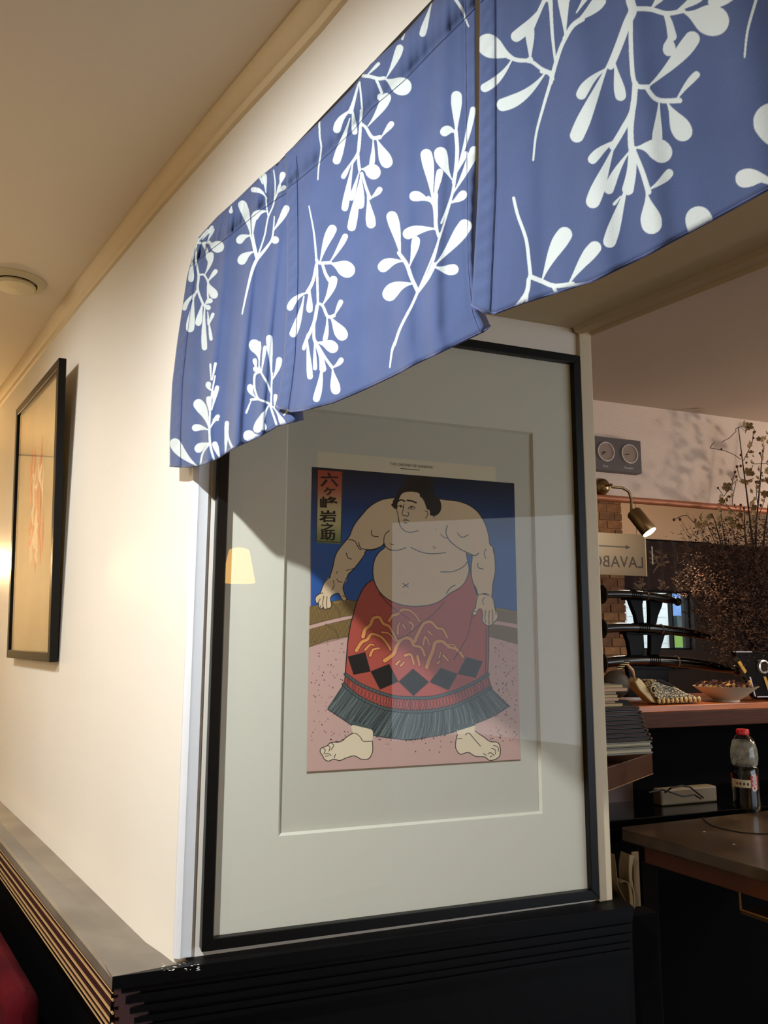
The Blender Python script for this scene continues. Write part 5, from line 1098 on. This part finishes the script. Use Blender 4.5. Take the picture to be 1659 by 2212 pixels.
wrap('label', vb - 1.35, vb + .45, HB * .305, HB * .40, mat('label_cream', (226, 212, 176), .5))
wrap('label_stripe', vb + .35, vb + .95, HB * .29, HB * .45, mat('label_red', (206, 40, 34), .5), RB * 1.02)
wrap('label_stripe', vb - 1.5, vb - 1.2, HB * .30, HB * .46, mat('label_red', (0, 0, 0)), RB * 1.02)
for j in range(4):
    a = vb - .7 + j * .26; wrap('label_mark', a, a + .12, HB * .335, HB * .365, mat('mark_red', (170, 50, 40), .5) if j == 0 else ink, RB * 1.018)
me = text_mesh('Cristal', HB * .075, .002); me.name = 'lettering'
me.transform(Matrix.Rotation(math.radians(90), 4, 'X')); me.transform(Matrix.Rotation(math.radians(-90), 4, 'Y'))
th = vb + .62
me.transform(Matrix.Rotation(th + math.pi / 2, 4, 'Z')); me.materials.clear(); me.materials.append(_m['label_white'])
o = bpy.data.objects.new('lettering', me); SC.collection.objects.link(o); o.parent = bo2; o.location = (RB * 1.03 * math.cos(th), RB * 1.03 * math.sin(th), HB * .37)
# power strip and its leads on the back counter
sa, sb = wp(1428, 1713, -.35), wp(1549, 1711, -.35)
psz = .026; t = thing('power_strip', 'beige power strip lying on the black back counter', 'power strip', W2.M, (sa[0], -.35, CT))
Ls = sb[0] - sa[0]; zt2 = wp(1549, 1697, -.35)[1] - CT
MB().box(0, Ls, 0, .045, .001, zt2).build('housing', mat('strip_beige', (118, 106, 84), .5), t, bevel=.006)
for nm, pts in (('black lead arching over the beige power strip', ((1436, 1712, -.38), (1450, 1702, -.40), (1472, 1697, -.38), (1490, 1700, -.38), (1505, 1712, -.40), (1520, 1724, -.42))), ('second black lead lying wavy in front of the power strip', ((1402, 1712, -.40), (1430, 1706, -.40), (1445, 1710, -.41), (1475, 1720, -.42), (1500, 1717, -.42), (1515, 1726, -.44)))):
    pp2 = [W2.P(wp(a, b, y)[0], y, max(CT + .003, wp(a, b, y)[1])) for a, b, y in pts]
    c3_ = []
    for i in range(len(pp2) - 1):
        for k_ in range(5): c3_.append(tuple(pp2[i] + (pp2[i + 1] - pp2[i]) * k_ / 5))
    c3_.append(tuple(pp2[-1])); tag(MB().tube(c3_, .003, 7).build('power_lead', mat('cord_black', (0, 0, 0)), smooth=True), nm, 'cable')
# boards and curled papers standing below the table's left corner
mz = .62
pA, pB = hitz(1388, 1960, .66), hitz(1404, 1955, .66)
DT = 1.72
Rk = Plane(W2.P(0, -.98, 0), W2.x)
def rp(px, py, y=0): return Rk.hit(px, py, y)
r0, r1 = rp(1384, 1845), rp(1402, 1955); 
fl = rp(1390, 1965)[1]
hold = thing('side_crate', 'black crate holding the standing board and curled papers under the table corner', 'crate', Rk.M, (rp(1336, 1965)[0], -.01, 0))
hw_ = rp(1412, 1965)[0] - rp(1336, 1965)[0]
MB().box(0, hw_, 0, .12, 0, fl - .004).build('box', mat('black_matt', (0, 0, 0)), hold, bevel=.003)
tag(MB().box(0, r1[0] - r0[0], 0, .006, 0, r0[1] - fl).build('standing_board', mat('board_tan', (104, 84, 54), .7), None, M=Rk.M @ Matrix.Translation((r0[0], .03, fl - .003)), bevel=.001), 'narrow tan board standing upright under the table corner', 'board')
for nm, pts in (('curled paper sheet leaning leftmost under the table corner', ((1338, 1838), (1342, 1870), (1346, 1905), (1358, 1930), (1370, 1958))), ('curled paper folded over between the leaning sheet and tan board', ((1352, 1905), (1364, 1902), (1374, 1915), (1378, 1940), (1380, 1962))), ('thin curled paper edge standing against the tan board', ((1381, 1847), (1377, 1870), (1377, 1900), (1382, 1930), (1383, 1962)))):
    pt = catmull([rp(*p) for p in pts], False, 5); bx_, bz_ = pt[-1]
    P = [[(x - bx_, y, z - bz_) for (x, z) in pt] for y in (0, .05)]
    tag(MB().grid(P).build('curled_paper', mat('paper_tan', (112, 94, 64), .7), None, M=Rk.M @ Matrix.Translation((bx_, .02, fl - .003)), smooth=True, solid=.0012), nm, 'paper', 'curled papers under the table corner')
# ------------------------------------------------------------------ dried bouquet
FY = -.12
fo = wp(1648, 1500, FY); ZX = 1659 / 239.0
def zf(x, y, d=0.0):
    h = wp(1420 + x / 6.94, 900 + y / 6.94, FY + d); return (h[0] - fo[0], d, h[1] - SHT)
bq = thing('dried_bouquet', 'tall dried flower bouquet in a dark vase at the right of the bar shelf', 'bouquet', W2.M, (fo[0], FY, SHT))
vz = .16
MB().lathe([(.001, 0), (.045, 0), (.06, .03), (.062, .08), (.045, .13), (.035, vz), (.030, vz), (.04, .13), (.001, .1)], 32, caps=False).build('vase', mat('vase_dark', (20, 17, 20), .3, coat=.4), bq, smooth=True)
stm = mat('stem_dark', (30, 18, 16), .7)
mains = [[(1215, 160), (1270, 620), (1320, 1000), (1370, 1400), (1400, 1650), (1450, 2080)], [(1600, 430), (1560, 700), (1540, 1000), (1500, 1420), (1480, 1650), (1470, 2080)], [(820, 1460), (880, 1620), (940, 1860), (1040, 2200)], [(950, 1460), (1000, 1800), (1080, 2200)], [(1300, 1380), (1310, 1700), (1340, 2100)], [(1760, 300), (1720, 900), (1640, 1500), (1560, 2100)]]
rf_ = random.Random(7)
for i, m_ in enumerate(mains):
    d = (-.02, .01, -.05, .04, .0, .03)[i]; pts = [zf(x, y, d) for x, y in m_] + [(rf_.uniform(-.02, .02), 0, vz * .8)]
    MB().tube(pts, [.0016 + .0006 * k for k in range(len(pts))], 7).build('stem', stm, bq, smooth=True)
twigs = [[(790, 470), (900, 490), (1010, 510), (1150, 570), (1250, 640)], [(790, 470), (820, 420), (855, 385)], [(1215, 160), (1170, 190), (1180, 220), (1080, 320), (965, 380)], [(1215, 160), (1290, 145), (1440, 180), (1480, 230)], [(1440, 250), (1420, 400), (1340, 560), (1290, 660)], [(1450, 710), (1640, 700)], [(1430, 730), (1380, 890)], [(910, 1070), (960, 1140), (990, 1200)],
         [(1000, 1190), (1130, 1010), (1190, 950)], [(1180, 980), (1130, 1200), (1125, 1320)], [(250, 1545), (360, 1490), (440, 1480), (550, 1590), (700, 1700)], [(1195, 750), (1220, 880), (1260, 960), (1340, 1000)], [(1165, 830), (1120, 1000), (1060, 1080)], [(900, 1300), (1010, 1330), (1100, 1400)], [(1540, 550), (1555, 600), (1570, 640)], [(1630, 1160), (1590, 1300), (1520, 1480)], [(1480, 980), (1490, 1200), (1500, 1300)], [(1250, 1325), (1260, 1500), (1300, 1650)], [(960, 1220), (1040, 1320), (1090, 1380), (1200, 1500)]]
for tw_ in twigs:
    MB().tube([zf(x, y, -.02) for x, y in tw_], .0014, 5).build('twig', stm, bq)
bm_ = mat('blossom_straw', (168, 142, 94), .8, var=((128, 100, 66), 60)); bud = mat('bud_brown', (92, 60, 46), .8)
def blossom(r):
    m = MB()
    for k_ in range(5):
        a = k_ * 1.257; c_, s__ = math.cos(a), math.sin(a)
        def R3(x, y, z): return (x * c_ - y * s__, -z, x * s__ + y * c_)
        m.add([R3(0, 0, 0), R3(r * .35, r * .34, r * .06), R3(r * .75, r * .42, r * .22), R3(r, r * .2, r * .4), R3(r, -r * .2, r * .42), R3(r * .75, -r * .42, r * .24), R3(r * .35, -r * .34, r * .06), R3(r * .6, 0, r * .08)], [(0, 1, 7), (1, 2, 7), (2, 3, 7), (3, 4, 7), (4, 5, 7), (5, 6, 7), (6, 0, 7)])
    m.ball((0, 0, 0), r * .22, 6, 4); return m
proto = blossom(1.0).build('blossom', bm_, bq, smooth=True, solid=0); proto.scale = (.001,) * 3
fls = [(1290, 110, 50), (1370, 150, 62), (1320, 205, 42), (1380, 410, 48), (1360, 450, 36), (1400, 540, 44), (1430, 590, 30), (1330, 590, 38), (1410, 690, 42), (1360, 830, 62), (1420, 860, 40), (1290, 990, 60), (1370, 960, 70), (1040, 1060, 70), (1090, 1080, 50), (940, 1220, 52), (1030, 1230, 58), (970, 1270, 44), (1110, 940, 36), (1190, 950, 30), (1640, 960, 52), (1600, 320, 36), (1640, 380, 40), (1640, 680, 46), (1510, 790, 44), (1640, 800, 60), (1400, 1120, 36), (1570, 1260, 36), (1400, 1290, 60), (1440, 1360, 50), (1150, 1340, 46), (1110, 1180, 34), (440, 1480, 38), (560, 1570, 60), (640, 1510, 66), (700, 1610, 70), (770, 1490, 60), (610, 1620, 50), (930, 1400, 36), (1070, 1540, 55), (1110, 1610, 60), (1020, 1530, 44), (900, 1530, 60), (930, 1620, 50), (1330, 1440, 40), (1440, 1430, 44), (1500, 1060, 34), (1560, 1150, 34), (1520, 1130, 30), (1450, 1230, 30), (1350, 1610, 50), (1080, 1430, 40), (1250, 1480, 42), (1420, 1560, 60), (1460, 1640, 50), (1230, 1640, 50)]
for k_ in range(34):
    fls.append((rf_.uniform(1480, 2100), rf_.uniform(250, 1700), rf_.uniform(30, 56)))
for i, (x, y, r) in enumerate(fls):
    o = proto if i == 0 else proto.copy()
    if i: SC.collection.objects.link(o)
    o.location = zf(x, y, rf_.uniform(-.06, .02)); q_ = r * 1.2 / 6.94 * 3.0 / 1750; o.scale = (q_, q_, q_); o.rotation_euler = (rf_.uniform(-.9, .9), rf_.uniform(0, 6.28), rf_.uniform(-.9, .9))
bp0 = MB().ball((0, 0, 0), 1, 8, 6).build('bud', bud, bq, smooth=True)
bds = [(1335, 690), (1195, 750), (1250, 740), (1165, 830), (1540, 550), (1480, 980), (1185, 900), (910, 1070), (250, 1545), (340, 1540), (1250, 1325), (1300, 1375), (1630, 1160), (1440, 320), (1450, 235), (1250, 575), (960, 490), (1080, 1200), (1550, 1330)]
for i, (x, y) in enumerate(bds):
    o = bp0 if i == 0 else bp0.copy()
    if i: SC.collection.objects.link(o)
    o.location = zf(x, y, -.02); q_ = rf_.uniform(.0042, .006); o.scale = (q_, q_, q_ * 1.2)
# dense small dried heads and leaves filling the body of the bouquet
for nm, cnt, colr, c2r, sz in (('dried_heads', 22000, (112, 78, 58), (64, 42, 34), .0042), ('dried_leaves', 10000, (84, 60, 42), (44, 28, 24), .009)):
    m = MB()
    for k_ in range(cnt):
        px_ = rf_.gauss(1620, 85); py_ = rf_.gauss(1270, 90)
        if px_ < 1455 or py_ < 1120 + max(0, 1560 - px_) * .25 or py_ > 1440: continue
        if px_ < 1500 + (py_ - 1290) * .35 and py_ > 1290: continue
        if rf_.random() < .5 and py_ < 1180: continue
        x, y, z = (lambda h: (h[0] - fo[0], 0, h[1] - SHT))(wp(px_, py_, FY)); y = rf_.gauss(-.02, .06)
        y = max(-.15, min(.12, y)); s_ = sz * rf_.uniform(.5, 1.4)
        a, b_ = rf_.uniform(0, 6.28), rf_.uniform(-1, 1)
        u = Vector((math.cos(a), math.sin(a) * .6, b_)).normalized() * s_; v = Vector((-math.sin(a), .5, math.cos(a))).normalized() * s_ * (.9 if nm == 'dried_heads' else .28)
        p = Vector((x, y, z))
        if nm == 'dried_heads': m.add([p - u, p + v, p + u, p - v, p + Vector((0, -s_, 0))], [(0, 1, 4), (1, 2, 4), (2, 3, 4), (3, 0, 4)])
        else: m.add([p - u, p - u * .2 + v, p + u, p - u * .2 - v], [(0, 1, 2, 3)])
    m.build(nm, mat(nm, colr, .85, var=(c2r, 25)), bq)['kind'] = 'stuff'
st_ = MB()
for k_ in range(160):
    px_, py_ = rf_.uniform(1470, 1760), rf_.uniform(1110, 1300); e_ = wp(px_, py_, FY); d = rf_.uniform(-.1, .06)
    st_.tube([(rf_.uniform(-.02, .02), 0, vz * .9), ((e_[0] - fo[0]) * .45, d * .5, (e_[1] - SHT) * .6), (e_[0] - fo[0], d, e_[1] - SHT)], [.0014, .001, .0007], 4)
st_.build('fine_stems', stm, bq)['kind'] = 'stuff'
